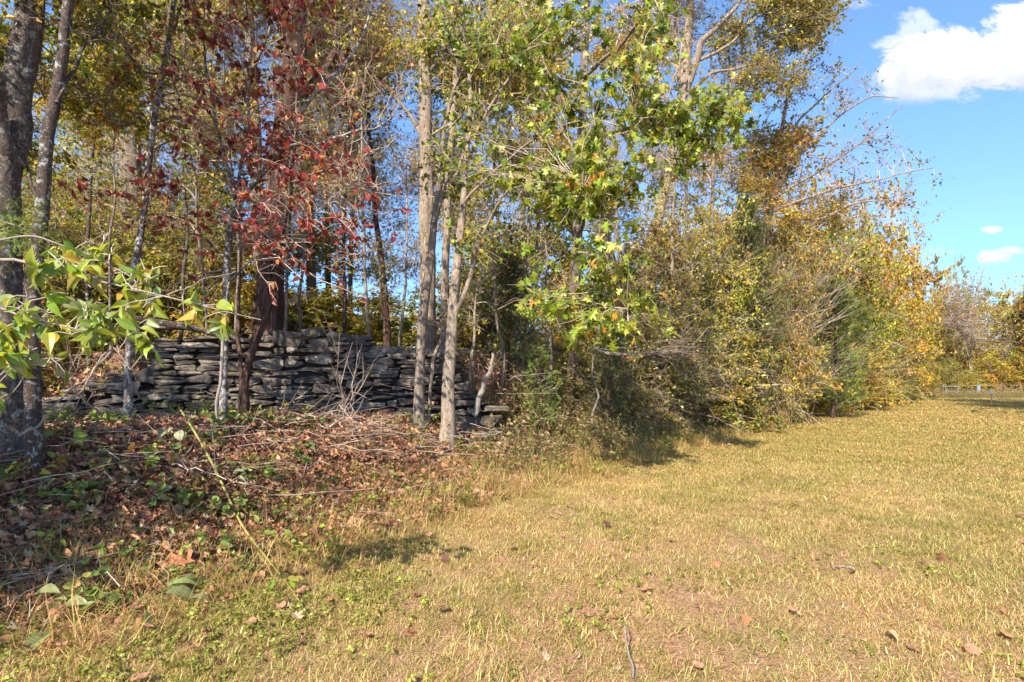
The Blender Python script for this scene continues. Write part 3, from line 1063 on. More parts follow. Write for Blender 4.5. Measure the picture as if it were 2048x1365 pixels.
def sprays(kind):
    """shared leafy twig masses of about 1 m radius; copies share this mesh data"""
    if kind not in SPRAYS:
        out = []
        ns, nt, nl, size, L = {'leafy': (48, 8, 7.5, .105, .5), 'mid': (46, 8, 4.2, .10, .55), 'twiggy': (48, 8, 1.6, .08, .6)}[kind]
        for k_ in range(2):
            rng = np.random.default_rng(700 + k_ + len(kind))
            lp = np.array([[0, 0, z] for z in np.linspace(-.9, .7, 12)]) + rng.normal(0, .12, (12, 3))
            sub, tw, a, dl = grow(rng, lp, np.full(12, .012), (0, 0, 0), (1, 1, 1), ns, nt, nl, L_tw=L, soft=True)
            gt, gl = Geo(), Geo()
            tubes(gt, sub[0], sub[1] * .8, 3); tubes(gt, tw[0], tw[1], 3)
            leaves(gl, rng, a, dl, size * rng.uniform(.5, 1.3, len(a)), L_SMALL, palette(rng, NEUTRAL, len(a)) * grow.tone, .8)
            out.append((gt.mesh('twigs', M['twig']), gl.mesh('foliage', M['leaf'])))
        SPRAYS[kind] = out
    return SPRAYS[kind]


def put_spray(rng, root, base, c, rad, kind, tint):
    gt, gl = sprays(kind)[int(rng.integers(2))]
    rot = (rng.normal(0, .35), rng.normal(0, .35), rng.uniform(0, 6.28))
    for nm, me in (('twigs', gt), ('foliage', gl)):
        o = bpy.data.objects.new(nm, me)
        COL.objects.link(o)
        o.parent = root
        o.location = np.asarray(c) - base
        o.scale = rad
        o.color = (*tint, 1)
        o['kind'] = 'stuff'
        o.rotation_euler = rot


def plant(name, label, cat, limbs, clusters, pal, seed, leaf=L_SMALL, size=.07, bark='bark_grey', twig='twig', group=None, lmat='leaf',
          k=9, wig=.03, single=0, ridge=False, limb_n=26, ground_it=True, up_bias=.8, droop=.1, L_tw=.45, wild=.8, trunk_name='trunk', rough_trunk=True):
    """limbs: list of rows (x,y,z,r). first limb is the trunk. clusters: (centre, radii, nsub, ntwig, nleaf[, opts])"""
    rng = np.random.default_rng(seed)
    base = np.array(limbs[0][0][:3], float)
    if ground_it: base[2] = gz(base[0], base[1]) if abs(base[2] - gz(base[0], base[1])) < .6 else base[2]
    root = empty(name, base, label, cat, group)
    LP, LR = [], []
    g0, g1 = Geo(), Geo()
    for i, l in enumerate(limbs):
        l = np.array(l, float)
        length = np.linalg.norm(np.diff(l[:, :3], axis=0), axis=1).sum()
        n = limb_n * 2 if (i == 0 and ridge) else limb_n
        P, r = curve_limb(l, n, rng, wig if i else wig * .8)
        r = r * .84
        if i == 0:
            P[0] = l[0, :3]; P[0, 2] -= .12
            r = r * (1 + .30 * np.exp(-np.linspace(0, length, n) / .13))
        kk = (22 if ridge else k) if i == 0 else max(5, k - 3)
        rd = None
        if rough_trunk:
            amp = .13 if ridge else .08
            rd = 1 + rng.normal(0, amp, (n, kk))
            for _ in range(2):
                rd[1:-1] = (rd[:-2] + rd[1:-1] * 2 + rd[2:]) / 4
        if i:
            g1 = Geo()
        tubes(g0 if i == 0 else g1, P, r, kk, ridge=rd)
        if i:
            g1.build('limb' if trunk_name == 'trunk' else 'stem', M[bark], root, base)
        keep = slice(n // 3, n) if i == 0 and len(limbs) > 1 else slice(max(1, n // 6), n)
        LP.append(P[keep]); LR.append(r[keep])
    LP = np.concatenate(LP); LR = np.concatenate(LR)
    g0.build(trunk_name, M[bark], root, base)
    gt, gl = Geo(), Geo()
    SP, SD = [], []
    for cl in clusters:
        c, rad, ns, nt, nl = cl[:5]
        if isinstance(nl, str):
            tint, n = (cl[5].get('tint', YGT), cl[5].get('n', 1)) if len(cl) > 5 else (YGT, 1)
            sub, _, _, _ = grow(rng, LP, LR, c, rad, ns, 0, 0)
            tubes(gt, sub[0], sub[1], 4)
            for q in range(n):
                f = .85 if n == 1 else .62
                cc = np.asarray(c) + (0 if n == 1 else rng.uniform(-.55, .55, 3) * rad)
                put_spray(rng, root, base, cc, np.asarray(rad) * f * rng.uniform(.85, 1.2), nl, tint)
            continue
        op = dict(L_tw=L_tw, droop=droop, wild=wild)
        if len(cl) > 5: op.update(cl[5])
        sz = op.pop('size', size)
        cp = op.pop('pal', pal)
        sub, tw, a, dl = grow(rng, LP, LR, c, rad, ns, nt, nl, **op)
        tubes(gt, sub[0], sub[1], 4)
        if tw is not None:
            tubes(gt, tw[0], tw[1], 3)
        if a is not None and len(a):
            if single:
                SP.append(a); SD.append(dl)
            else:
                leaves(gl, rng, a, dl, sz * rng.uniform(.5, 1.3, len(a)), leaf, palette(rng, cp, len(a)) * grow.tone, up_bias)
    if SP:
        a = np.concatenate(SP); dl = np.concatenate(SD)
        vis = inview(a)
        dist = np.linalg.norm(a - [0, 0, EYE], axis=1) + (~vis) * 100
        order = np.argsort(dist)
        one = order[:min(single, int(vis.sum()))]
        rest = order[len(one):]
        place_leaves(rng, root, base, a[one], dl[one], size * rng.uniform(.65, 1.25, len(one)), leaf_variants(name, leaf, pal, M[lmat], seed), up_bias)
        if len(rest):
            part_of = rng.integers(0, 5, len(rest))
            for q in range(5):
                rr_ = rest[part_of == q]
                V = leaf[0].copy()
                V[:, 0] *= (.7, .9, 1.0, .55, .8)[q]
                V[:, 2] += V[:, 0] ** 2 * (1.6, -1, .3, 2.2, -.4)[q] - V[:, 1] ** 2 * (.1, .4, .0, .5, .25)[q]
                leaves(gl, rng, a[rr_], dl[rr_], size * rng.uniform(.5, 1.2, len(rr_)), (V, leaf[1]), palette(rng, pal, len(rr_)), up_bias)
    if gt.n:
        gt.build('twigs', M[twig], root, base, 'stuff')
    if gl.n:
        gl.build('foliage', M[lmat], root, base, 'stuff')
    return root


def px(rows, dY=0):
    """rows (u, v, Y, width_px) -> x,y,z,r ; the first row may give v=None to stand on the ground"""
    out = []
    for u, v, Y, wpx in rows:
        if v is None:
            p = gp(u, Y)
        else:
            p = at(u, v, Y)
        out.append((*p, wpx / 2 / F * Y))
    return out


def C(u, v, Y, ru, rv, rY, ns, nt, nl, **op):
    return (at(u, v, Y), (ru / F * Y, rY, rv / F * Y), ns, nt, nl, op)


YG = [(.34, .34, .035, 3), (.24, .29, .035, 3), (.14, .20, .03, 3), (.46, .38, .05, 1.5), (.09, .13, .02, 2), (.42, .24, .04, .6)]
OLIVE = [(.18, .18, .045, 3), (.12, .145, .035, 3), (.28, .25, .06, 2), (.38, .28, .07, 1.5), (.36, .20, .05, 1)]
OCHRE = [(.34, .24, .05, 3), (.42, .22, .04, 2), (.26, .25, .05, 3), (.17, .18, .035, 2), (.44, .14, .04, 1)]
ORANGE = [(.44, .24, .035, 3), (.48, .19, .035, 2), (.32, .27, .045, 3), (.22, .23, .04, 2), (.40, .12, .03, 1)]
REDS = [(.40, .07, .06, 3), (.26, .05, .045, 3), (.54, .17, .12, 2), (.50, .22, .06, 1.5), (.17, .05, .045, 2), (.38, .28, .06, 1)]
OAKG = [(.32, .38, .035, 3), (.42, .46, .055, 3), (.18, .24, .03, 3), (.56, .54, .12, 1.8), (.54, .30, .05, .5), (.08, .12, .02, 1)]
BROWN = [(.30, .18, .10, 3), (.22, .12, .07, 2), (.40, .26, .14, 1)]
CED = [(.10, .125, .035, 3), (.15, .17, .045, 2), (.06, .08, .025, 1.5), (.24, .19, .06, 1)]
CEDB = [(.16, .21, .035, 3), (.24, .28, .045, 2), (.10, .14, .03, 2)]
SHRUB = [(.40, .46, .06, 3), (.28, .36, .06, 3), (.17, .24, .05, 3), (.56, .50, .07, 2), (.32, .38, .15, 1), (.54, .36, .05, .5)]
MULTI = [(.38, .36, .05, 2), (.28, .26, .06, 2), (.22, .18, .06, 2), (.40, .26, .08, 1)]

NEUTRAL = [(.50, .43, .045, 3), (.32, .33, .04, 3), (.15, .16, .03, 2), (.62, .47, .07, 2), (.48, .22, .05, 1.8), (.74, .62, .20, 1.2)]
YGT, OLT, OCT, ORT, BRT, DKT = (1.0, 1.12, .75), (.85, .88, .9), (1.08, .96, .85), (1.12, .90, .74), (.95, .72, .9), (.66, .70, .7)
TINTS = {id(YG): YGT, id(OLIVE): OLT, id(OCHRE): OCT, id(ORANGE): ORT, id(BROWN): BRT}


def I(u, v, Y, ru, rv, rY, kind, n=1, tint=YGT, ns=5):
    return (at(u, v, Y), (ru / F * Y, rY, rv / F * Y), ns, 0, kind, dict(n=n, tint=tint))


# --- off to the left, outside the frame: the wood goes on, and its crowns shade the bank
for i, (x, y, h, lab) in enumerate([(-5.9, .9, 5.4, 'leafy tree of the wood edge just past the left side of the view'),
                                    (-8.6, 1.8, 7.5, 'tall tree of the wood farther past the left side of the view')]):
    z = gz(x, y)
    plant('woodland_tree', lab, 'tree', [[(x, y, z, .14), (x + .1, y, z + h * .5, .10), (x, y + .2, z + h, .03)]],
          [((x + .5, y + .2, z + h * .62), (1.9, 1.8, h * .30), 6, 0, 'mid', dict(n=4))], YG, 900 + i, size=.12, bark='bark_dark')

# --- T1 lichen-covered trunk at the left edge
plant('lichen_tree', 'thick lichen-crusted trunk at the left edge, leaning right toward its top', 'tree',
      [px([(35, None, 4.9, 84), (22, 700, 4.9, 72), (15, 560, 4.85, 66), (12, 440, 4.8, 62), (14, 330, 4.8, 62), (30, 200, 4.85, 60), (52, 80, 4.9, 58), (66, -60, 4.9, 52), (80, -500, 5.1, 30)]),
       px([(14, 330, 4.8, 42), (-10, 200, 4.6, 34), (-40, 60, 4.4, 26), (-90, -200, 4.3, 14)]),
       px([(22, 250, 4.8, 12), (65, 170, 5.1, 9), (80, 60, 5.3, 6), (60, -60, 5.4, 4)])],
      [I(-60, -330, 5.0, 420, 160, 1.1, 'mid', 4), I(110, -60, 5.8, 190, 110, .9, 'leafy', 3), I(60, 90, 6.6, 120, 110, .8, 'leafy', 2), I(-100, -100, 4.5, 200, 200, 1.2, 'mid', 2, OCT), I(20, 330, 7.5, 110, 120, .8, 'mid', 2, OLT)],
      YG, 31, L_OVAL, .06, 'bark_lichen', 'twig_dark', k=14, ridge=True)
# --- T2 dark mottled trunk beside it
plant('mottled_tree', 'slender dark trunk with white patches, second from the left edge', 'tree',
      [px([(62, None, 4.7, 36), (62, 760, 4.7, 34), (66, 620, 4.7, 33), (72, 500, 4.7, 31), (78, 400, 4.7, 30), (88, 300, 4.7, 28), (108, 200, 4.75, 26), (128, 90, 4.8, 25), (142, -60, 4.8, 22), (160, -400, 5, 10)]),
       px([(112, 200, 4.7, 9), (160, 120, 5, 7), (210, 40, 5.3, 5), (240, -60, 5.6, 3)]),
       px([(78, 400, 4.7, 8), (40, 300, 5.0, 6), (10, 180, 5.3, 4)])],
      [C(170, 60, 5.4, 150, 90, .9, 18, 8, 6), C(40, 300, 5.6, 90, 80, .8, 10, 7, 5), I(380, -260, 5.6, 260, 130, 1.0, 'mid', 4), I(150, -220, 5.4, 220, 120, 1.0, 'leafy', 2), I(180, 130, 7, 120, 110, .9, 'leafy', 2)],
      YG, 32, L_OVAL, .055, 'bark_dark', 'twig_dark', k=12)
# --- T3 white spotted sapling
plant('spotted_sapling', 'thin crooked sapling with white lichen spots standing before the left end of the wall', 'sapling',
      [px([(258, None, 6.6, 19), (256, 760, 6.6, 17), (262, 640, 6.6, 16), (263, 560, 6.6, 15), (278, 470, 6.6, 15), (288, 400, 6.6, 14), (294, 320, 6.6, 14), (312, 220, 6.6, 14), (334, 110, 6.6, 12), (350, -20, 6.6, 10), (352, -300, 6.7, 5)]),
       px([(320, 180, 6.6, 8), (250, 100, 6.4, 6), (190, 20, 6.2, 5), (160, -80, 6.2, 3)]),
       px([(292, 330, 6.6, 6), (250, 260, 6.5, 5), (195, 205, 6.4, 4), (120, 190, 6.3, 3)]),
       px([(340, 60, 6.6, 7), (400, -30, 6.7, 5), (450, -100, 6.8, 3)])],
      [C(330, 120, 6.8, 110, 120, .8, 20, 7, 4), C(210, 190, 6.5, 90, 60, .6, 10, 6, 4), C(350, -150, 6.8, 200, 100, .9, 16, 7, 5)],
      MULTI, 33, L_OVAL, .05, 'bark_white', 'twig_dark', k=10)
# --- T4 grey tree behind the wall
plant('woodland_tree', 'grey trunk forking near the frame top, behind the left end of the wall', 'tree',
      [px([(262, None, 12.5, 48), (264, 560, 12.5, 46), (262, 400, 12.5, 46), (258, 250, 12.5, 44), (256, 120, 12.5, 44), (256, 40, 12.6, 44), (245, -80, 12.6, 34), (230, -400, 12.8, 16)]),
       px([(258, 60, 12.5, 20), (290, 20, 12.4, 18), (320, -50, 12.2, 14), (360, -180, 12, 8)]),
       px([(256, 330, 12.5, 9), (320, 290, 12.3, 7), (390, 270, 12.1, 4)])],
      [I(190, 60, 12.3, 150, 110, 1.4, 'leafy', 3), I(330, 20, 12, 110, 100, 1.3, 'mid', 3), I(250, -200, 12.5, 260, 130, 2.0, 'leafy', 5), I(200, 240, 12.5, 110, 110, 1.3, 'mid', 2, OCT), I(340, 200, 12.5, 110, 110, 1.3, 'twiggy', 3, ORT)],
      YG, 34, L_SMALL, .10, 'bark_grey', k=14)
# --- T5 red-brown tree, two stems
plant('red_barked_tree', 'stout tree with dark red-brown furrowed bark directly behind the wall', 'tree',
      [px([(543, None, 9.6, 66), (540, 600, 9.6, 62), (552, 480, 9.6, 58), (560, 380, 9.6, 55), (572, 260, 9.6, 54), (584, 140, 9.6, 52), (594, 0, 9.6, 48), (600, -300, 9.8, 30)]),
       px([(575, 230, 9.6, 22), (640, 150, 9.9, 18), (700, 60, 10.2, 14), (740, -60, 10.4, 8)]),
       px([(590, 60, 9.6, 20), (540, -60, 9.4, 14), (480, -200, 9.3, 8)])],
      [I(650, 80, 10.6, 120, 120, 1.1, 'mid', 3, OCT), I(520, -140, 9.8, 220, 110, 1.3, 'mid', 4, OCT), I(640, 300, 10.6, 100, 120, .9, 'twiggy', 3, OCT), I(560, 420, 10.6, 120, 110, .8, 'twiggy', 2, BRT)],
      OCHRE, 35, L_SMALL, .08, 'bark_red', 'twig', k=14, ridge=True)
plant('woodland_tree', 'straight greyish trunk just left of the red-barked tree behind the wall', 'tree',
      [px([(520, None, 13, 28), (518, 500, 13, 27), (512, 300, 13, 25), (503, 120, 13, 24), (494, -50, 13, 22), (488, -300, 13, 12)]),
       px([(505, 140, 13, 10), (540, 60, 13, 8), (560, -40, 13, 5)])],
      [I(480, 60, 13.4, 140, 110, 1.4, 'twiggy', 4, ORT), I(450, 250, 13.4, 130, 110, 1.4, 'mid', 3, OCT), I(500, -160, 13, 200, 100, 1.6, 'leafy', 4)], YG, 36, L_SMALL, .09, 'bark_grey')
# --- T6 the dogwood with crimson leaves
plant('dogwood', 'dogwood with crimson leaves and a crooked limb reaching up to the right before the wall', 'tree',
      [px([(448, None, 6.9, 19), (447, 780, 6.9, 17), (450, 660, 6.9, 16), (452, 560, 6.9, 15), (460, 470, 6.9, 15), (472, 400, 6.9, 15), (500, 362, 6.85, 14), (540, 325, 6.8, 13), (572, 270, 6.8, 12), (600, 225, 6.8, 11),
           (652, 172, 6.8, 9), (700, 120, 6.8, 8), (735, 60, 6.8, 6), (760, -40, 6.8, 4)]),
       px([(560, 300, 6.8, 9), (640, 278, 6.7, 7), (720, 262, 6.6, 5), (800, 240, 6.5, 3)]),
       px([(470, 400, 6.9, 9), (440, 300, 6.8, 8), (420, 180, 6.7, 6), (400, 60, 6.6, 4), (390, -60, 6.6, 3)]),
       px([(474, 395, 6.9, 8), (500, 260, 6.7, 7), (508, 130, 6.6, 5), (490, 0, 6.6, 4)]),
       px([(455, 520, 6.9, 6), (400, 470, 6.7, 5), (330, 440, 6.6, 3), (270, 420, 6.5, 2)]),
       px([(600, 225, 6.8, 7), (610, 120, 6.7, 5), (600, 10, 6.6, 4)]),
       px([(452, 560, 6.9, 5), (540, 500, 6.7, 4), (640, 420, 6.6, 3), (720, 340, 6.5, 2)])],
      [C(430, 160, 6.5, 148.5, 148.5, 0.65, 26, 5, 3.388, soft=True), C(560, 150, 6.5, 135, 175.5, 0.65, 34, 5, 4.004, soft=True), C(420, 330, 6.5, 162, 108, 0.65, 26, 5, 3.696, soft=True), C(560, 290, 6.5, 121.5, 108, 0.585, 22, 5, 4.004, soft=True),
       C(660, 300, 6.4, 148.5, 121.5, 0.65, 24, 5, 2.464, soft=True), C(420, 460, 6.4, 189, 81, 0.65, 24, 5, 2.926, soft=True), C(690, 440, 6.4, 121.5, 121.5, 0.65, 18, 5, 2.464, soft=True), C(310, 340, 6.4, 81, 81, 0.52, 8, 5, 2.464, soft=True),
       C(480, 10, 6.5, 243, 81, 0.65, 24, 5, 3.08, soft=True), C(600, 30, 6.5, 81, 67.5, 0.52, 12, 5, 3.388, soft=True), C(780, 200, 6.5, 81, 81, 0.52, 6, 4, 1.54, soft=True), C(580, 500, 6.4, 94.5, 67.5, 0.52, 10, 4, 2.31, soft=True)],
      REDS, 37, L_ROUND, .066, 'bark_white', 'twig', lmat='bigleaf', single=300, k=9, wig=.035, L_tw=.32, droop=.5, up_bias=.3)
# --- leaning stick and twisted stem
plant('dead_sapling', 'bare grey pole leaning against the dogwood stem', 'sapling',
      [px([(428, None, 6.3, 6), (436, 800, 6.35, 7), (443, 720, 6.4, 7), (452, 650, 6.45, 6), (462, 560, 6.6, 3)])],
      [C(440, 780, 6.4, 30, 40, .15, 4, 2, 0)], BROWN, 38, bark='bark_dead', twig='twig_pale', L_tw=.2)
plant('twisted_stem', 'short twisted reddish stem forking in a V in front of the wall', 'sapling',
      [px([(487, None, 8.1, 26), (488, 770, 8.1, 22), (496, 730, 8.1, 20), (506, 700, 8.1, 17), (522, 660, 8.15, 13), (540, 610, 8.2, 11), (552, 560, 8.2, 10), (564, 500, 8.2, 8), (575, 420, 8.3, 5)]),
       px([(488, 770, 8.1, 14), (478, 720, 8.1, 10), (474, 660, 8.1, 9), (478, 580, 8.1, 7), (484, 500, 8.1, 4)]),
       px([(502, 705, 8.1, 12), (506, 650, 8.2, 10), (512, 590, 8.3, 8)])],
      [C(500, 470, 8.3, 70, 70, .4, 12, 7, 0), C(560, 450, 8.3, 60, 90, .4, 12, 7, 0)], BROWN, 39, bark='bark_red', twig='twig')


def log(name, label, rows, bark, seed, twigs=0, cat='branch', wig=.03, k=9, lie=False):
    rng = np.random.default_rng(seed)
    q, r = curve_limb(drape(rows) if lie else px(rows), 24, rng, wig * (.3 if lie else 1))
    base = q[0].copy()
    root = empty(name, base, label, cat)
    g = Geo()
    rd = 1 + rng.normal(0, .05, (24, k))
    tubes(g, q, r, k, ridge=rd)
    g.build('wood', M[bark], root, base)
    if twigs:
        sub, tw, _, _ = grow(rng, q[4:], r[4:], q[14:].mean(0), (np.ptp(q[:, 0]) * .45 + .1, .35, .25), twigs, 4, 0, L_tw=.25)
        g = Geo()
        tubes(g, sub[0], sub[1], 4); tubes(g, tw[0], tw[1], 3)
        g.build('twigs', M['twig'], root, base, 'stuff')
    return root


log('fallen_branch', 'weathered fallen branch lying slantwise across the top of the wall', [(150, 606, 7.9, 9), (200, 620, 7.9, 11), (255, 634, 8.0, 12), (330, 648, 8.1, 12), (400, 660, 8.2, 12), (470, 676, 8.3, 11), (530, 684, 8.3, 6)], 'bark_dark', 51)
log('fallen_branch', 'thin arching dead branch at the left, crossing in front of the broken wall end', [(55, 862, 4.6, 4), (125, 800, 5.0, 4), (190, 740, 5.3, 4), (222, 700, 5.4, 3)], 'bark_dead', 52)
log('fallen_branch', 'pale dead shoot arching from the leaf litter toward the spotted sapling', [(40, 880, 4.4, 4), (120, 815, 4.8, 4), (170, 770, 5.0, 3), (222, 698, 5.2, 3)], 'bark_dead', 53)
log('dead_snag', 'bare forked snag leaning right beside the fallen wall end', [(950, 836, 9.0, 13), (962, 790, 9.0, 12), (976, 755, 9.0, 10), (984, 725, 9.0, 8), (990, 708, 9.0, 4)], 'bark_dead', 54, 3, 'snag')
log('fallen_branch', 'thick curved dead limb on the ground at the left edge below the lichen tree', [(-40, 800, 12, .35), (12, 850, 11, .22), (40, 890, 10, .12), (80, 925, 8, .03), (105, 965, 5)], 'bark_dark', 55, lie=True)
log('fallen_branch', 'long straight pale stick lying over the shaded leaf litter', [(190, 946, 3.5), (330, 944, 4), (480, 941, 3.5), (640, 936, 2.5)], 'bark_dead', 56, lie=True)
log('fallen_branch', 'light stick on the ground running in from the left edge', [(-60, 1064, 5), (60, 1060, 5), (165, 1055, 3)], 'bark_dead', 57, lie=True)
log('fallen_branch', 'tan fallen stick lying under the big orange leaf', [(60, 1156, 6), (130, 1160, 8), (220, 1166, 7), (290, 1172, 5)], 'bark_grey', 58, lie=True)
log('fallen_branch', 'forked pale twig standing over the tan stick near the left corner', [(190, 1205, 5), (184, 1180, 5, .02), (188, 1158, 4, .05), (200, 1140, 3, .10)], 'bark_dead', 59, lie=True)
log('fallen_branch', 'dark slanting twig crossing the tan stick near the left corner', [(84, 1116, 3.5, .04), (112, 1140, 3.5, .03), (145, 1178, 2.5, .0)], 'bark_grey', 60, lie=True)
log('fallen_branch', 'small grey twig leaning beside the big orange leaf', [(254, 1166, 4), (268, 1150, 4, .03), (294, 1135, 2.5, .07)], 'bark_dead', 61, lie=True)
log('fallen_branch', 'thin upright dead twig in the grass at the bottom of the lawn', [(1268, 1362, 5), (1260, 1335, 4, .02), (1252, 1312, 3.5, .06), (1250, 1290, 2, .10)], 'bark_dead', 62, lie=True)

# --- reddish leaning trunk and thin companions behind the wall
plant('woodland_tree', 'thin reddish trunk leaning left, standing behind the middle of the wall', 'tree',
      [px([(777, None, 11.5, 19), (772, 620, 11.5, 17), (764, 540, 11.5, 15), (755, 460, 11.5, 13), (745, 370, 11.6, 11), (738, 250, 11.8, 8), (735, 120, 12, 4)])],
      [I(735, 400, 12.2, 90, 100, 1, 'twiggy', 3, OCT), I(730, 230, 12.2, 100, 110, 1, 'twiggy', 4, BRT), I(730, 40, 12.2, 100, 110, 1, 'twiggy', 3, OCT)], OCHRE, 40, L_SMALL, .08, 'bark_red', 'twig_dark')
plant('woodland_sapling', 'slim pale sapling between the leaning reddish trunk and the tall pale trunk', 'sapling',
      [px([(798, None, 11.2, 8), (802, 640, 11.2, 7), (812, 560, 11.2, 6), (815, 460, 11.3, 5), (810, 330, 11.4, 3)])],
      [I(805, 500, 11.8, 70, 110, .8, 'twiggy', 2, OLT)], OLIVE, 41, L_SMALL, .07, 'bark_pale', 'twig')
for i, (u0, u1, Y, w0, lab) in enumerate([(622, 614, 17, 24, 'pale grey trunk seen through the gap right of the red-barked tree'),
                                          (655, 656, 18, 14, 'slim reddish trunk right of the pale grey one in the sunlit gap'),
                                          (300, 310, 16, 16, 'slim trunk in the brush behind the left end of the wall'),
                                          (700, 712, 20, 12, 'thin far trunk in the middle of the sunlit gap'),
                                          (420, 405, 17, 18, 'grey trunk behind the crimson dogwood'),
                                          (1050, 1040, 19, 13, 'thin trunk in the wood right of the tall pale trunk')]):
    plant('woodland_tree', lab, 'tree', [px([(u0, None, Y, w0), (u0, 560, Y, w0 * .95), ((u0 + u1) / 2, 350, Y, w0 * .85), (u1, 100, Y, w0 * .7), (u1, -200, Y, w0 * .4)]),
                                         px([((u0 + u1) / 2, 330, Y, w0 * .4), (u0 + 50, 200, Y, w0 * .3), (u0 + 80, 60, Y, w0 * .15)]),
                                         px([((u0 + u1) / 2, 260, Y, w0 * .4), (u0 - 50, 150, Y, w0 * .3), (u0 - 90, 20, Y, w0 * .15)])],
          [I(u1, 120, Y, 110, 120, 2, 'mid' if i % 2 else 'twiggy', 5, OCT if i % 2 else YGT), I(u1, -90, Y, 150, 110, 2, 'mid', 4, OCT), I(u0, 330, Y, 110, 110, 1.5, 'twiggy', 4, OLT), I(u0 + 10, 510, Y, 110, 70, 1.5, 'mid', 2, OLT)],
          OCHRE if i % 2 else OLIVE, 60 + i, L_SMALL, .10, 'bark_grey' if i != 1 else 'bark_red', 'twig')
# --- the tall pale trunks of the middle
plant('pale_tree', 'tall straight pale-barked tree rising behind the right part of the wall', 'tree',
      [px([(856, None, 11, 44), (856, 600, 11, 38), (853, 480, 11, 34), (852, 350, 11, 32), (851, 200, 11, 31), (849, 60, 11, 29), (848, -80, 11, 26), (845, -400, 11, 14)]),
       px([(852, 280, 11, 10), (800, 200, 11, 8), (740, 150, 11, 6), (690, 60, 11, 4)]),
       px([(850, 160, 11, 9), (910, 60, 10.8, 7), (960, -30, 10.6, 5)]),
       px([(848, -20, 11, 12), (780, -120, 11, 8)])],
      [I(760, 120, 11.6, 110, 130, 1.2, 'twiggy', 4, OCT), I(900, 80, 11.4, 110, 110, 1.2, 'mid', 3), I(840, -120, 11.4, 250, 100, 1.6, 'mid', 5, OCT), I(830, 330, 11.8, 120, 100, 1, 'twiggy', 4, OCT), I(970, 380, 11.8, 110, 110, 1, 'mid', 3), I(1010, 180, 11.6, 110, 130, 1, 'mid', 3, OLT)],
      OCHRE, 42, L_SMALL, .085, 'bark_pale', 'twig', k=16, ridge=True)
plant('slender_tree', 'slender trunk in front of the wall, left of the two that stand before it', 'tree',
      [px([(837, None, 8.5, 29), (838, 780, 8.5, 25), (841, 700, 8.5, 23), (850, 620, 8.5, 22), (858, 540, 8.55, 19), (866, 460, 8.6, 16), (874, 390, 8.7, 13), (882, 300, 8.8, 10), (905, 180, 9, 7), (950, 60, 9, 4)]),
       px([(868, 450, 8.6, 7), (905, 330, 8.4, 5), (960, 250, 8.2, 3)])],
      [C(900, 330, 8.8, 60, 90, .6, 18, 7, 4), C(930, 120, 9, 90, 120, .8, 24, 7, 4)], YG, 43, L_OVAL, .07, 'bark_grey', 'twig', k=12)
plant('slender_tree', 'thicker forked trunk in front of the wall, right of the slender one', 'tree',
      [px([(893, None, 8.4, 38), (896, 780, 8.4, 29), (903, 700, 8.4, 26), (906, 620, 8.4, 25), (914, 560, 8.4, 22), (921, 480, 8.45, 19), (925, 410, 8.5, 16), (932, 310, 8.6, 12), (945, 180, 8.7, 9), (930, 60, 8.8, 6), (925, -60, 8.8, 4)]),
       px([(905, 640, 8.4, 14), (925, 590, 8.3, 13), (942, 545, 8.25, 11), (950, 500, 8.2, 8), (985, 420, 8.1, 5), (1040, 350, 8, 3)]),
       px([(906, 620, 8.4, 9), (885, 590, 8.5, 8), (868, 560, 8.6, 6)]),
       px([(925, 410, 8.5, 8), (1000, 330, 8.2, 6), (1080, 270, 8, 4), (1160, 240, 7.8, 3)]),
       px([(930, 330, 8.5, 8), (985, 200, 8.2, 7), (1060, 110, 8, 5), (1150, 50, 7.8, 3)])],
      [C(960, 260, 8.2, 80, 80, .6, 20, 7, 4), C(930, 60, 8.7, 90, 90, .8, 20, 7, 4), C(960, 470, 8.3, 60, 60, .5, 16, 7, 3.5)], YG, 44, L_OVAL, .075, 'bark_pale', 'twig', k=12)
plant('woodland_tree', 'straight mid-sized trunk between the two trunks that stand before the wall', 'tree',
      [px([(886, None, 10.6, 22), (890, 600, 10.6, 20), (893, 480, 10.6, 18), (897, 360, 10.6, 16), (905, 220, 10.7, 13), (915, 80, 10.8, 10), (920, -100, 10.8, 6)]),
       px([(897, 380, 10.6, 8), (940, 280, 10.6, 6), (960, 160, 10.6, 4)])],
      [I(930, 200, 11.2, 90, 140, .9, 'mid', 3), I(900, 430, 11.2, 80, 90, .7, 'twiggy', 3, YGT), I(960, 560, 11.2, 80, 60, .7, 'mid', 2, YGT)], YG, 45, L_SMALL, .08, 'bark_pale', 'twig')
plant('woodland_sapling', 'thin stem growing up between the two trunks before the wall', 'sapling',
      [px([(855, None, 8.6, 9), (862, 760, 8.6, 9), (868, 710, 8.6, 9), (882, 680, 8.6, 7), (893, 640, 8.7, 4)])],
      [C(890, 640, 8.7, 30, 30, .2, 5, 4, 1)], OCHRE, 46, L_SMALL, .06, 'bark_grey', 'twig', L_tw=.25)

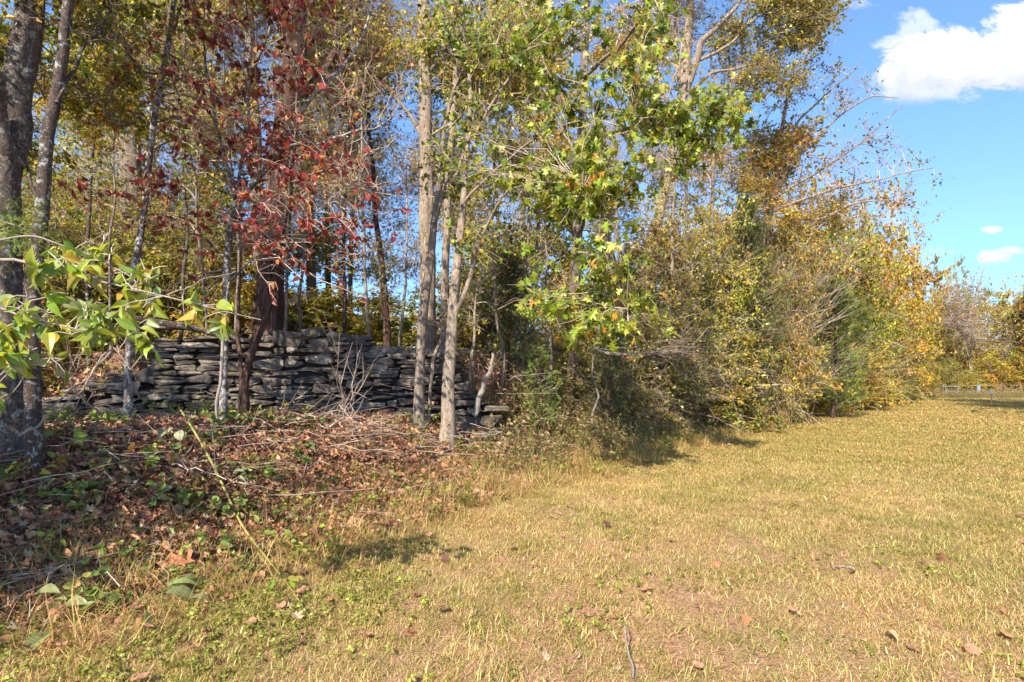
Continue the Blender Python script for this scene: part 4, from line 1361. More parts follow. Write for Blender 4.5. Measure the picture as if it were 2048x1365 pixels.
# --- the oak with big green leaves
plant('oak_tree', 'oak with large lobed sunlit green leaves filling the upper middle', 'tree',
      [px([(1147, None, 12.5, 30), (1147, 800, 12, 28), (1148, 700, 11, 26), (1148, 600, 10, 25), (1155, 480, 9.6, 25), (1162, 350, 9.6, 23), (1165, 240, 9.6, 21), (1170, 100, 9.6, 18), (1176, -60, 9.6, 14), (1180, -300, 9.6, 7)]),
       px([(1160, 300, 9.6, 12), (1200, 270, 8.8, 10), (1270, 255, 8, 7), (1350, 250, 7.4, 5), (1430, 240, 7, 3)]),
       px([(1150, 500, 9.6, 10), (1170, 440, 8.6, 8), (1180, 400, 7.8, 6), (1170, 380, 7.2, 3)]),
       px([(1150, 600, 9.6, 9), (1180, 610, 8.6, 7), (1200, 600, 7.8, 5), (1260, 620, 7.2, 3)]),
       px([(1165, 230, 9.6, 10), (1120, 180, 8.6, 8), (1060, 120, 8, 6), (1000, 90, 7.6, 3)]),
       px([(1168, 160, 9.6, 10), (1240, 90, 8.8, 8), (1300, 20, 8.2, 5), (1330, -60, 7.8, 3)])],
      [C(1290, 240, 7.2, 149.5, 75, 0.66, 40, 4, 4.6, soft=True), C(1420, 240, 6.9, 115, 56.25, 0.55, 27, 4, 4.6, soft=True), C(1150, 130, 7.8, 126.5, 137.5, 0.77, 40, 4, 4.14, soft=True), C(1290, 60, 7.8, 103.5, 100, 0.66, 24, 4, 3.91, soft=True),
       C(1080, 70, 7.8, 103.5, 75, 0.66, 18, 4, 3.45, soft=True), C(1150, 390, 7.2, 126.5, 75, 0.55, 29, 4, 4.14, soft=True), C(1080, 400, 7.4, 69, 62.5, 0.44, 13, 4, 3.45, soft=True), C(1190, 500, 7.2, 92, 62.5, 0.55, 18, 4, 3.91, soft=True),
       C(1160, 610, 7.3, 115, 56.25, 0.55, 32, 4, 4.37, soft=True), C(1230, 660, 7.2, 69, 25, 0.44, 10, 4, 3.91, soft=True), C(1230, -120, 8.5, 253, 125, 1.1, 32, 4, 4.6, soft=True), C(1040, 270, 7.8, 103.5, 75, 0.55, 16, 4, 2.99, soft=True),
       C(1330, 330, 7.2, 92, 50, 0.55, 13, 4, 3.45, soft=True), C(940, 330, 7.6, 57.5, 50, 0.44, 10, 4, 3.45, soft=True)],
      OAKG, 47, L_OAK, .145, 'bark_grey', 'twig', lmat='bigleaf', single=300, k=12, L_tw=.32, droop=.3, up_bias=.35)

# --- pale sycamore-like tree at the upper right
plant('pale_tree', 'pale smooth-barked tree forking high up, above the tangled thicket', 'tree',
      [px([(1290, None, 16, 26), (1296, 640, 15.5, 26), (1305, 520, 15, 25), (1322, 400, 15, 24), (1345, 300, 15, 23), (1362, 210, 15, 26), (1374, 130, 15, 24), (1380, 30, 15, 18), (1388, -80, 15, 12)]),
       px([(1362, 200, 15, 20), (1390, 130, 14.8, 18), (1400, 80, 14.6, 14), (1440, 50, 14.4, 10), (1475, 10, 14.2, 8), (1500, -60, 14, 5)]),
       px([(1366, 180, 15, 12), (1350, 100, 15.2, 10), (1352, 20, 15.3, 8), (1360, -60, 15.4, 5)]),
       px([(1392, 120, 14.8, 9), (1430, 108, 14.6, 8), (1470, 80, 14.4, 6), (1500, 40, 14.3, 4)]),
       px([(1362, 205, 15, 9), (1420, 148, 14.7, 7), (1500, 130, 14.5, 5), (1560, 120, 14.3, 3)])],
      [I(1400, 30, 15, 120, 100, 1.2, 'twiggy', 3, OCT), I(1570, 50, 14.3, 130, 80, 1.2, 'mid', 5, DKT), I(1620, 0, 14.3, 80, 50, .8, 'mid', 2, ORT), I(1550, 150, 14.4, 90, 70, 1, 'mid', 3, OLT),
       I(1500, 30, 14.6, 80, 80, 1, 'mid', 2, OLT), I(1320, 280, 15.2, 120, 100, 1.2, 'twiggy', 4, OLT), I(1260, 120, 15.4, 110, 120, 1.2, 'mid', 3, OCT), I(1450, -110, 14.5, 220, 80, 1.4, 'mid', 4, OCT)],
      OLIVE + [(.40, .14, .05, 1.2)], 48, L_OAK, .10, 'bark_pale', 'twig_pale', k=12)
plant('dark_forked_tree', 'dark forked tree with upright thin branches right of the oak trunk', 'tree',
      [px([(1262, None, 13, 26), (1250, 640, 13, 25), (1230, 560, 13, 24), (1212, 480, 13, 24), (1206, 430, 13, 22), (1225, 400, 13, 18), (1248, 385, 13, 14), (1290, 340, 13, 8)]),
       px([(1208, 430, 13, 12), (1195, 380, 13, 9), (1200, 300, 13, 7), (1190, 200, 13, 4)]),
       px([(1212, 440, 13, 10), (1180, 405, 13, 8), (1165, 390, 13, 6)])],
      [I(1250, 380, 13.2, 110, 90, 1, 'twiggy', 4, OCT), I(1180, 300, 13.2, 90, 110, 1, 'twiggy', 3, OLT), I(1310, 470, 13.2, 100, 80, 1, 'mid', 3, OCT), I(1090, 470, 13.2, 90, 100, 1, 'mid', 3, YGT)], OLIVE, 49, L_SMALL, .08, 'bark_dark', 'twig_dark')

# --- tree with long sparse branches sweeping right against the sky
sweep = [[(1545, 420, 16, 10.2), (1600, 400, 15.6, 6.0), (1700, 370, 15, 4.2), (1800, 350, 14.6, 3.0), (1868, 330, 14.4, 1.8)],
         [(1552, 360, 16, 9.0), (1610, 300, 15.6, 6.0), (1680, 230, 15.2, 4.2), (1740, 190, 14.8, 3.0), (1790, 200, 14.5, 1.8)],
         [(1556, 330, 16, 7.8), (1590, 250, 15.8, 5.4), (1650, 190, 15.4, 4.2), (1700, 150, 15.2, 3.0), (1722, 120, 15, 1.8)],
         [(1545, 400, 16, 7.8), (1640, 340, 15.4, 5.4), (1720, 290, 15, 3.6), (1775, 240, 14.8, 2.4), (1800, 210, 14.6, 1.8)],
         [(1560, 440, 16, 7.8), (1640, 440, 15.6, 6.0), (1720, 400, 15.2, 4.2), (1780, 400, 15, 3.0), (1840, 420, 14.8, 1.8)],
         [(1550, 380, 16, 7.8), (1500, 330, 16, 5.4), (1440, 300, 16, 3.6), (1400, 290, 16, 2.4)]]
plant('sweeping_tree', 'tree whose long nearly bare branches sweep right against the open sky', 'tree',
      [px([(1520, None, 18.5, 16), (1522, 640, 18, 16), (1528, 520, 17, 16), (1540, 420, 16, 16), (1554, 340, 16, 13), (1562, 270, 16, 9), (1575, 190, 16, 6), (1590, 130, 16, 3)])] + [px(s) for s in sweep],
      [C(1690, 320, 15, 150, 60, .8, 30, 6, 1.2, L_tw=.7, wild=.5, outward=(.7, 0, .35)), C(1780, 290, 14.8, 70, 40, .5, 12, 6, 2.2, L_tw=.6, wild=.5, outward=(.7, 0, .3)),
       C(1810, 380, 14.7, 60, 50, .5, 14, 6, 2.6, wild=.5, outward=(.6, 0, .1)), C(1680, 200, 15.2, 70, 50, .6, 16, 6, 1.6, wild=.5, outward=(.6, 0, .5)),
       I(1590, 290, 16, 120, 70, 1.2, 'mid', 3, ORT), I(1540, 400, 15.6, 110, 60, .9, 'mid', 3, OCT), I(1480, 330, 16.2, 110, 70, 1.2, 'mid', 4, OCT), I(1620, 440, 16.2, 110, 60, 1, 'mid', 3, OCT), C(1640, 400, 15.5, 120, 50, .8, 24, 7, 2.2, wild=.5, outward=(.5, 0, .2)), C(1610, 180, 15.8, 60, 50, .8, 12, 7, 4, pal=[(.32, .09, .05, 1), (.35, .18, .05, 1)]),
       C(1760, 440, 15, 80, 40, .6, 14, 6, 1.8, wild=.5, outward=(.6, 0, .1))],
      OLIVE, 50, L_SMALL, .075, 'bark_pale', 'twig', k=12, L_tw=.6)


# --- cedars
def cedar(label, u, Y, vtop, wpx, seed, pal=CED, dens=1.0, size=.16, vbot=None, n_lv=None, group=None):
    rng = np.random.default_rng(seed)
    b = gp(u, Y)
    top = at(u, vtop, Y)
    H = top[2] - b[2]
    Rm = wpx / 2 / F * Y
    root = empty('cedar_tree', b, label, 'cedar', group)
    g = Geo()
    P, r = curve_limb([(*b, .02 + H * .013), (b[0] + .05, b[1], b[2] + H * .5, .01 + H * .008), (*top, .006)], 20, rng, .03)
    P[0, 2] -= .1
    tubes(g, P, r, 8)
    g.build('trunk', M['bark_red'], root, b)
    nb = int(60 * dens + H * 14)
    t = rng.uniform(.06, .98, nb) ** .9
    az = rng.uniform(0, 6.283, nb)
    prof = np.minimum(1, 2.2 * (1 - t)) ** .8 * (.75 + .25 * np.sin(t * 3)) * rng.uniform(.6, 1.15, nb)
    Lb = np.maximum(Rm * prof, .12)
    S = np.stack([np.interp(t, np.linspace(0, 1, 20), P[:, i]) for i in range(3)], 1)
    d = np.stack([np.cos(az), np.sin(az), np.full(nb, .35)], 1)
    n = 5
    q = np.linspace(0, 1, n)[None, :, None]
    BP = S[:, None] + d[:, None] * Lb[:, None, None] * q + np.array([0, 0, .25]) * (q ** 2) * Lb[:, None, None]
    BP += rng.normal(0, .03, BP.shape) * q
    gb = Geo()
    tubes(gb, BP, np.linspace(.012, .003, n)[None] * np.ones((nb, 1)), 4)
    gb.build('branches', M['twig_dark'], root, b, 'stuff')
    per = int(30 * dens)
    si = np.repeat(np.arange(nb), per)
    u_ = rng.uniform(.15, 1.05, len(si))
    pos = S[si] + d[si] * (Lb[si] * u_)[:, None] + np.array([0, 0, .25]) * ((u_ ** 2) * Lb[si])[:, None] + rng.normal(0, 1, (len(si), 3)) * (.05 + .14 * Lb[si])[:, None] * .55
    dd = norm(d[si] * .8 + rng.normal(size=(len(si), 3)) * .6 + [0, 0, .25])
    gl = Geo()
    for k_ in range(4):
        m = rng.integers(0, 4, len(si)) == k_
        leaves(gl, rng, pos[m], dd[m], size * rng.uniform(.6, 1.3, m.sum()), cedar_spray(k_ + 3), palette(rng, pal, int(m.sum())), .5)
    gl.build('foliage', M['cedar'], root, b, 'stuff')
    return root


cedar('dark narrow cedar with drooping sprays just right of the wall end', 1015, 10.2, 520, 130, 70, CED, .85)
cedar('small young cedar under the lowest oak leaves', 1075, 9.8, 690, 90, 71, CEDB, .5, .11)
cedar('young cedar with fine sprays right of the oak trunk', 1215, 11.0, 640, 110, 72, CED, .6, .12)
cedar('big dark cedar at the heart of the thicket', 1490, 15.6, 400, 170, 73, CED, 1.5, .17)
cedar('second dark cedar leaning into the thicket, left of the biggest', 1400, 14.6, 520, 120, 74, CED, .9, .15)
cedar('bright yellow-green cedar in full sun right of the thicket', 1668, 19.6, 560, 150, 75, CEDB, 1.1, .22)
cedar('shorter cedar at the lawn edge below the slanting bare stems', 1590, 19.5, 640, 110, 76, CEDB, .7, .17)


# --- shrubs, thicket and undergrowth
PROTO = {}
SPEC = {   # radius, height, leaf size, sub-branches, twigs each, leaves each, twig length, stems
    'bush': (1.0, 2.2, .085, 150, 12, 9, .42, 7),
    'thicket': (1.0, 3.0, .07, 190, 16, 4, .6, 9),
    'tall': (1.6, 5.5, .085, 340, 13, 5.5, .65, 8),
    'hedge': (2.6, 6.5, .125, 280, 11, 9, .9, 6),
    'distant': (4.0, 8.0, .17, 230, 9, 16, 1.1, 5)}


def proto(kind, var):
    key = (kind, var)
    if key in PROTO:
        return PROTO[key]
    W, H, sz, ns, nt, nl, L, nst = SPEC[kind]
    rng = np.random.default_rng(800 + var * 7 + len(kind))
    limbs = []
    for i in range(nst):
        a = rng.uniform(0, 6.28)
        o = np.array([math.cos(a), math.sin(a)]) * W * (.22 if i else 0)
        e = np.array([math.cos(a), math.sin(a)]) * W * .5
        hh = H * rng.uniform(.7, 1.0)
        limbs.append([(o[0], o[1], 0, .010 + .006 * H), (o[0] + e[0] * .4, o[1] + e[1] * .4, hh * .5, .008 + .004 * H), (o[0] + e[0], o[1] + e[1], hh, .004)])
    root = plant('shrub', '', 'shrub', limbs, [((0, 0, H * .50), (W, W, H * .5), ns, nt, nl, dict(soft=True))], NEUTRAL, 800 + var, L_SMALL, sz, 'bark_grey', 'twig', None,
                 k=6, limb_n=12, wig=.03 * W, L_tw=L, trunk_name='stem', rough_trunk=False, ground_it=False)
    PROTO[key] = [root, False]
    return PROTO[key]


def shrub(label, u, Y, vtop, wpx, seed, pal, name='shrub', cat='shrub', kind='bush', **_):
    rng = np.random.default_rng(seed)
    b = gp(u, Y)
    H = at(u, vtop, Y)[2] - b[2]
    W = wpx / 2 / F * Y
    if kind in ('bush', 'thicket') and H > 3.4:
        kind = 'tall'
    pr = proto(kind, seed % 2)
    src, used = pr
    if used:
        root = src.copy(); COL.objects.link(root)
        kids = []
        for ch in src.children:
            if ch.name.startswith(('stem', 'limb', 'twigs', 'foliage')):
                c = ch.copy(); COL.objects.link(c); c.parent = root; kids.append(c)
    else:
        root = src; pr[1] = True
        kids = list(src.children)
    root.name = name
    root['label'] = label; root['category'] = cat
    root.location = (b[0], b[1], b[2] - .08)
    root.rotation_euler = (0, 0, rng.uniform(0, 6.28))
    s = SPEC[kind]
    root.scale = (W / s[0] * rng.uniform(.9, 1.15), W / s[0] * rng.uniform(.9, 1.15), H / s[1])
    t = np.array(TINTS.get(id(pal), (1, 1, 1))) * rng.uniform(.85, 1.15)
    for c in kids:
        c.color = (*t, 1)
    return root


# brush behind the wall on the left
for i, (u, Y, vt, w, pal, nl, lab) in enumerate([
        (30, 10.5, 330, 240, YG, 8, 'dense yellow-green bush behind the lichen tree at the left edge'),
        (150, 12, 370, 260, OLIVE, 9, 'olive brush behind the slender dark mottled trunk'),
        (190, 14.5, 260, 240, YG, 9, 'taller yellow-green understory tree behind the left end of the wall'),
        (330, 12.5, 400, 230, YG, 9, 'yellow-green bush between the spotted sapling and the dogwood'),
        (400, 15, 330, 260, OLIVE, 8, 'loose olive understory tree behind the dogwood'),
        (460, 12, 520, 170, OCHRE, 7, 'ochre bush low behind the wall, left of the red-barked tree'),
        (620, 14, 585, 200, OLIVE, 8, 'low olive brush in the sunlit gap behind the wall'),
        (720, 15, 600, 190, YG, 7, 'low yellow-green brush behind the wall right of the gap'),
        (960, 14, 560, 190, OLIVE, 7, 'olive brush behind the forked trunk right of the wall'),
        (30, 9.2, 520, 160, OCHRE, 6, 'ochre bush low down between the two leftmost trunks')]):
    shrub(lab, u, Y, vt, w, 200 + i, pal, kind='bush')
# right of the wall: brambles and thicket up to the big cedar
for i, (u, Y, vt, w, pal, ns, nt, nl, tw, lab) in enumerate([
        (1110, 12.0, 640, 150, OLIVE, 60, 10, 3, 'twig', 'brown twiggy bramble between the narrow cedar and the oak trunk'),
        (1210, 12.5, 560, 180, OLIVE, 70, 10, 3.5, 'twig', 'tangled bramble behind the lowest oak leaves'),
        (1300, 13.5, 470, 210, OLIVE, 90, 10, 4, 'twig', 'tall tangled thicket of fine twigs right of the oak'),
        (1400, 15.0, 420, 220, YG, 90, 10, 6, 'twig', 'ochre vine-covered thicket left of the big dark cedar'),
        (1330, 13.2, 640, 200, OLIVE, 80, 12, 2.5, 'twig', 'low grey-brown bramble at the lawn edge under the thicket'),
        (1230, 12.0, 745, 150, OLIVE, 50, 9, 4, 'twig', 'knee-high leafy bramble at the lawn edge below the young cedar'),
        (1440, 14.6, 680, 170, OLIVE, 80, 10, 5, 'twig', 'leafy thicket in front of the big dark cedar'),
        (1540, 17.5, 640, 170, OCHRE, 60, 10, 4, 'twig', 'ochre bush at the lawn edge right of the big cedar'),
        (1420, 14.7, 740, 150, OCHRE, 50, 9, 5, 'twig', 'low orange-leaved bush where the thicket meets the lawn'),
        (1490, 18.8, 470, 200, OCHRE, 70, 9, 7, 'twig', 'ochre crown pushing out beside the top of the big cedar'),
        (1555, 16.6, 440, 130, OCHRE, 70, 9, 7, 'twig', 'tall olive and ochre bush hiding the trunk of the sweeping tree')]):
    shrub(lab, u, Y, vt, w, 230 + i, pal, 'bramble' if i in (0, 1, 4, 5) else 'shrub', 'bramble' if i in (0, 1, 4, 5) else 'shrub', kind='thicket' if nl < 5 else 'bush')

# hedge trees running away to the right
for i, (u, Y, vt, w, pal, ns, nl, lab) in enumerate([
        (1590, 24, 400, 210, OCHRE, 110, 9, 'ochre hedge tree behind the bright cedar'),
        (1660, 27, 440, 200, YG, 120, 10, 'orange and green hedge tree right behind the slanting stems'),
        (1730, 31, 430, 190, ORANGE, 130, 10, 'tallest orange-tinged tree of the hedge line'),
        (1790, 37, 500, 130, ORANGE, 110, 10, 'last rounded golden tree where the hedge line ends'),
        (1745, 28.5, 600, 150, YG, 90, 9, 'bright green bush under the tallest orange hedge tree'),
        (1700, 25.0, 690, 160, OCHRE, 70, 8, 'low ochre bush at the lawn edge below the orange hedge trees'),
        (1800, 38, 650, 120, YG, 90, 9, 'green bush at the far end of the hedge'),
        (1825, 43, 700, 80, ORANGE, 60, 9, 'low orange bush at the very tip of the hedge'),
        (1770, 33, 740, 110, OLIVE, 70, 9, 'low dark bush at the lawn edge near the hedge end'),
        (1620, 21, 730, 130, OCHRE, 50, 8, 'low yellow-leaved bush below the bright cedar')]):
    shrub(lab, u, Y, vt, w, 260 + i, pal, 'hedge_tree' if vt < 550 else 'hedge_shrub', 'tree' if vt < 550 else 'shrub', kind='hedge')


def whips(label, u0, v0, u1, v1, Y, n, seed, spread=40, length=1.0):
    """a fan of long pale bare stems all slanting the same way"""
    rng = np.random.default_rng(seed)
    a, b = at(u0, v0, Y), at(u1, v1, Y - 1.0)
    g = Geo()
    s = spread / F * Y
    base = a.copy()
    foot = gp(u0, Y)
    A = a + rng.normal(0, 1, (n, 3)) * [s * .5, .3, s * .35]
    B = b + rng.normal(0, 1, (n, 3)) * [s * .7, .4, s * .9]
    t = np.linspace(0, 1, 9)[None, :, None]
    mid = (A + B) / 2 + np.array([0, 0, -.12]) * np.linalg.norm(b - a) + rng.normal(0, .12, (n, 3))
    P = (1 - t) ** 2 * A[:, None] + 2 * t * (1 - t) * mid[:, None] + t ** 2 * B[:, None]
    P += rng.normal(0, .02, P.shape)
    root = empty('bare_bush', foot, label, 'shrub')
    st = np.concatenate([np.linspace(foot, a, 5)[None] + rng.normal(0, .05, (1, 5, 3))])
    gs = Geo()
    tubes(gs, st, np.linspace(.03, .015, 5)[None], 6)
    gs.build('stem', M['bark_grey'], root, foot)
    tubes(g, P, np.linspace(.009, .003, 9)[None] * rng.uniform(.6, 1.3, (n, 1)), 4)
    i = rng.integers(0, n, n * 7); k = rng.integers(2, 8, n * 7)
    S = P[i, k]
    d = norm(norm(b - a) + rng.normal(0, .35, (n * 7, 3)))
    L = rng.uniform(.2, .7, (n * 7, 1))
    TP = np.stack([S, S + d * L * .5, S + d * L + rng.normal(0, .04, S.shape)], 1)
    tubes(g, TP, np.array([[.004, .003, .0015]]) * np.ones((n * 7, 1)), 3)
    g.build('stems', M['twig_pale'], root, foot, 'stuff')


whips('fan of pale bare stems slanting up to the right past the big cedar', 1545, 620, 1720, 470, 18, 26, 301, 45)
whips('lower fan of pale bare stems reaching out over the bright cedar', 1560, 690, 1690, 600, 17.5, 20, 302, 45)
whips('low bare grey branches spreading above the lawn edge', 1590, 770, 1740, 690, 20, 22, 303, 40)
whips('bare grey stems arching low near the hedge end', 1650, 780, 1800, 735, 25, 22, 304, 35)
whips('bare slanting stems in the left part of the thicket', 1260, 760, 1390, 690, 13.2, 18, 305, 50)
whips('long bare branch reaching right out of the oak toward the thicket', 1190, 700, 1390, 690, 10.5, 5, 306, 12)

# --- the background at the far right
for i, (u, Y, vt, w, pal, ns, nl, lab) in enumerate([
        (1880, 62, 590, 90, ORANGE, 60, 8, 'hazy orange-brown tree beyond the end of the hedge'),
        (1915, 66, 560, 90, OLIVE, 70, 9, 'green tree beyond the wire fence'),
        (2035, 58, 590, 130, OCHRE, 110, 10, 'olive-brown tree at the right edge beyond the fence'),
        (2085, 56, 560, 110, OCHRE, 90, 10, 'tall ochre tree half out of view at the right edge'),
        (1990, 70, 600, 120, OCHRE, 70, 9, 'ochre tree behind the bare tangled one'),
        (2010, 55, 700, 110, OCHRE, 70, 9, 'ochre bush right behind the fence'),
        (1890, 54, 720, 70, OLIVE, 50, 9, 'low green bush behind the fence near the hedge'),
        (1935, 56, 745, 80, OLIVE, 50, 8, 'low olive bush behind the fence'),
        (2150, 52, 520, 180, OLIVE, 90, 10, 'broad tree beyond the fence outside the right edge'),
        (1850, 70, 560, 100, OCHRE, 60, 8, 'ochre tree showing above the hedge tip')]):
    shrub(lab, u, Y, vt, w, 330 + i, pal, 'distant_tree' if vt < 650 else 'distant_shrub', 'tree' if vt < 650 else 'shrub', kind='distant')
plant('bare_tree', 'nearly bare tangled tree with pinkish branches beyond the wire fence', 'tree',
      [px([(1942, None, 58, 9), (1940, 700, 58, 8), (1938, 640, 58, 6), (1950, 590, 58, 4), (1965, 550, 58, 2.4), (1972, 520, 58, 1)]),
       px([(1940, 690, 58, 5), (1905, 640, 57, 4), (1885, 600, 57, 2.5), (1892, 570, 57, 1.5)]),
       px([(1940, 680, 58, 5), (1985, 640, 57, 4), (2010, 650, 56, 2.5), (2025, 700, 56, 1.5)]),
       px([(1938, 660, 58, 4), (1920, 600, 58, 2.5), (1910, 550, 58, 1.5)])],
      [C(1940, 610, 56, 60, 80, 4, 120, 10, .6, L_tw=1.8, r0=.03), C(1975, 680, 55, 60, 60, 3, 80, 8, .3, L_tw=1.8, r0=.03)], OCHRE, 350, L_SMALL, .2, 'bark_pale', 'twig_pale')
# more wood beyond the hedge and behind everything, seen in gaps
for i, (u, Y, vt, w, pal, lab) in enumerate([
        (560, 40, 590, 260, OLIVE, 'low distant trees seen under the red-barked tree'),
        (780, 44, 600, 280, OCHRE, 'low distant trees seen through the middle gap'),
        (980, 36, 500, 240, OLIVE, 'distant olive trees right of the pale trunks'),
        (1180, 34, 480, 260, OCHRE, 'distant ochre trees behind the oak'),
        (250, 36, 440, 320, OLIVE, 'distant olive trees behind the left brush'),
        (20, 34, 350, 320, YG, 'distant green trees at the left edge'),
        (1400, 34, 420, 260, OCHRE, 'distant ochre trees behind the thicket')]):
    shrub(lab, u, Y, vt, w, 360 + i, pal, 'distant_tree', 'tree', kind='distant')


shrub('tall tree past the right side of the view, its shadow across the lawn', 0, 16, 0, 100, 401, OLIVE, 'lawn_tree', 'tree', kind='hedge')
_t = bpy.data.objects[-1] if False else [o for o in bpy.data.objects if o.name == 'lawn_tree'][0]
_t.location = (21.4, 16.0, gz(21.4, 16.0) - .1)
_t.scale = (1.2, 1.3, 20 / 6.5)

# ------------------------------------------------------------------ near plants and small things at the left
plant('elm_sapling', 'near leafy shoots with big serrated yellow-green leaves arching in from the left edge', 'sapling',
      [px([(-330, None, 2.9, 22), (-300, 900, 2.85, 20), (-240, 700, 2.8, 17), (-130, 560, 2.75, 13), (0, 496, 2.7, 8), (100, 540, 2.65, 6), (220, 566, 2.65, 5), (340, 592, 2.65, 4), (440, 622, 2.65, 3), (520, 640, 2.65, 2)]),
       px([(-130, 560, 2.75, 9), (-40, 600, 2.7, 7), (60, 640, 2.65, 5), (150, 650, 2.6, 4), (230, 690, 2.6, 3), (262, 740, 2.6, 2)]),
       px([(-100, 545, 2.75, 8), (-20, 480, 2.8, 6), (60, 470, 2.85, 5), (170, 505, 2.9, 4), (270, 560, 2.9, 3)]),
       px([(-240, 700, 2.8, 10), (-120, 680, 2.6, 7), (-20, 700, 2.5, 5), (40, 730, 2.45, 3)]),
       px([(340, 592, 2.65, 3), (400, 560, 2.7, 2), (470, 545, 2.75, 2)])],
      [C(110, 580, 2.65, 110, 80, .2, 13, 2, 3.74), C(240, 570, 2.7, 130, 70, .2, 11, 2, 3.4), C(60, 640, 2.6, 70, 55, .12, 8, 2, 4.42), C(190, 690, 2.6, 110, 60, .15, 9, 2, 3.06),
       C(300, 600, 2.65, 70, 50, .1, 6, 2, 3.74), C(400, 630, 2.65, 70, 25, .08, 4, 1, 3.74), C(20, 720, 2.5, 50, 60, .1, 5, 2, 3.4), C(160, 500, 2.9, 90, 30, .12, 6, 2, 3.74), C(-10, 800, 2.5, 40, 60, .1, 3, 1, 3.4)],
      SHRUB, 501, L_ELM, .082, 'bark_dead', 'twig_pale', lmat='bigleaf', single=290, k=7, L_tw=.10, droop=.3, up_bias=.5, wig=.008, rough_trunk=False)
cedar_b = [px([(-190, None, 3.6, 16), (-170, 700, 3.6, 14), (-120, 480, 3.55, 10), (-30, 432, 3.5, 6), (40, 450, 3.5, 3), (70, 470, 3.5, 2)])]


def cedar_branch():
    rng = np.random.default_rng(77)
    q, r = curve_limb(cedar_b[0], 24, rng, .01)
    base = q[0].copy()
    root = empty('cedar_sapling', base, 'feathery light green cedar sprig reaching in from the left edge over the lichen trunk', 'cedar')
    g = Geo(); tubes(g, q, r, 6); g.build('stem', M['twig_dark'], root, base)
    n = 420
    c = np.stack([rng.normal(20, 48, n), 460 + rng.normal(0, 30, n), rng.normal(3.5, .1, n)], 1)
    pos = np.array([at(*x) for x in c])
    d = norm(rng.normal(size=(n, 3)) * .7 + [.6, 0, -.1])
    gl = Geo()
    leaves(gl, rng, pos, d, .055 * rng.uniform(.6, 1.3, n), cedar_spray(4), palette(rng, CEDB, n), .5)
    gl.build('foliage', M['cedar'], root, base, 'stuff')


cedar_branch()


def forb(name, label, cat, u, v, n, size, pal, seed, shape=L_ROUND, hgt=.22, rad=.14, up=1.6, group=None, mat='bigleaf', lie=False):
    """a small plant: thin stems from one root, each leaf its own piece"""
    rng = np.random.default_rng(seed)
    # find the depth at which the ground lies under the pixel
    Y = 2.4
    while Y < 14:
        p = at(u, v, Y)
        if gz(p[0], Y) >= p[2] - (hgt * .5 if not lie else 0): break
        Y += .03
    b = np.array([p[0], Y, gz(p[0], Y)])
    root = empty(name, b, label, cat, group)
    g = Geo()
    a = rng.uniform(0, 6.283, n) if not lie else rng.normal(.25, .55, n) + (rng.uniform(size=n) < .3) * 3
    rr = rad * rng.uniform(.25, 1, n)
    h = hgt * rng.uniform(.45, 1, n)
    tip = b + np.stack([np.cos(a) * rr, np.sin(a) * rr, h], 1)
    mid = b + np.stack([np.cos(a) * rr * .35, np.sin(a) * rr * .35, h * .65], 1)
    st = np.stack([np.tile(b, (n, 1)), mid, tip], 1)
    tubes(g, st, np.array([[.0022, .0016, .001]]) * np.ones((n, 1)), 4)
    g.build('stem', M['stem_green'], root, b, 'stuff')
    d = norm(np.stack([np.cos(a), np.sin(a), rng.normal(-.1, .25, n)], 1) + rng.normal(0, .25, (n, 3)) * [1, 1, .4])
    ms = leaf_variants('forb%d' % seed, shape, pal, M[mat], seed, 4)
    place_leaves(rng, root, b, tip, d, size * rng.uniform(.7, 1.25, n), ms, up)
    return root


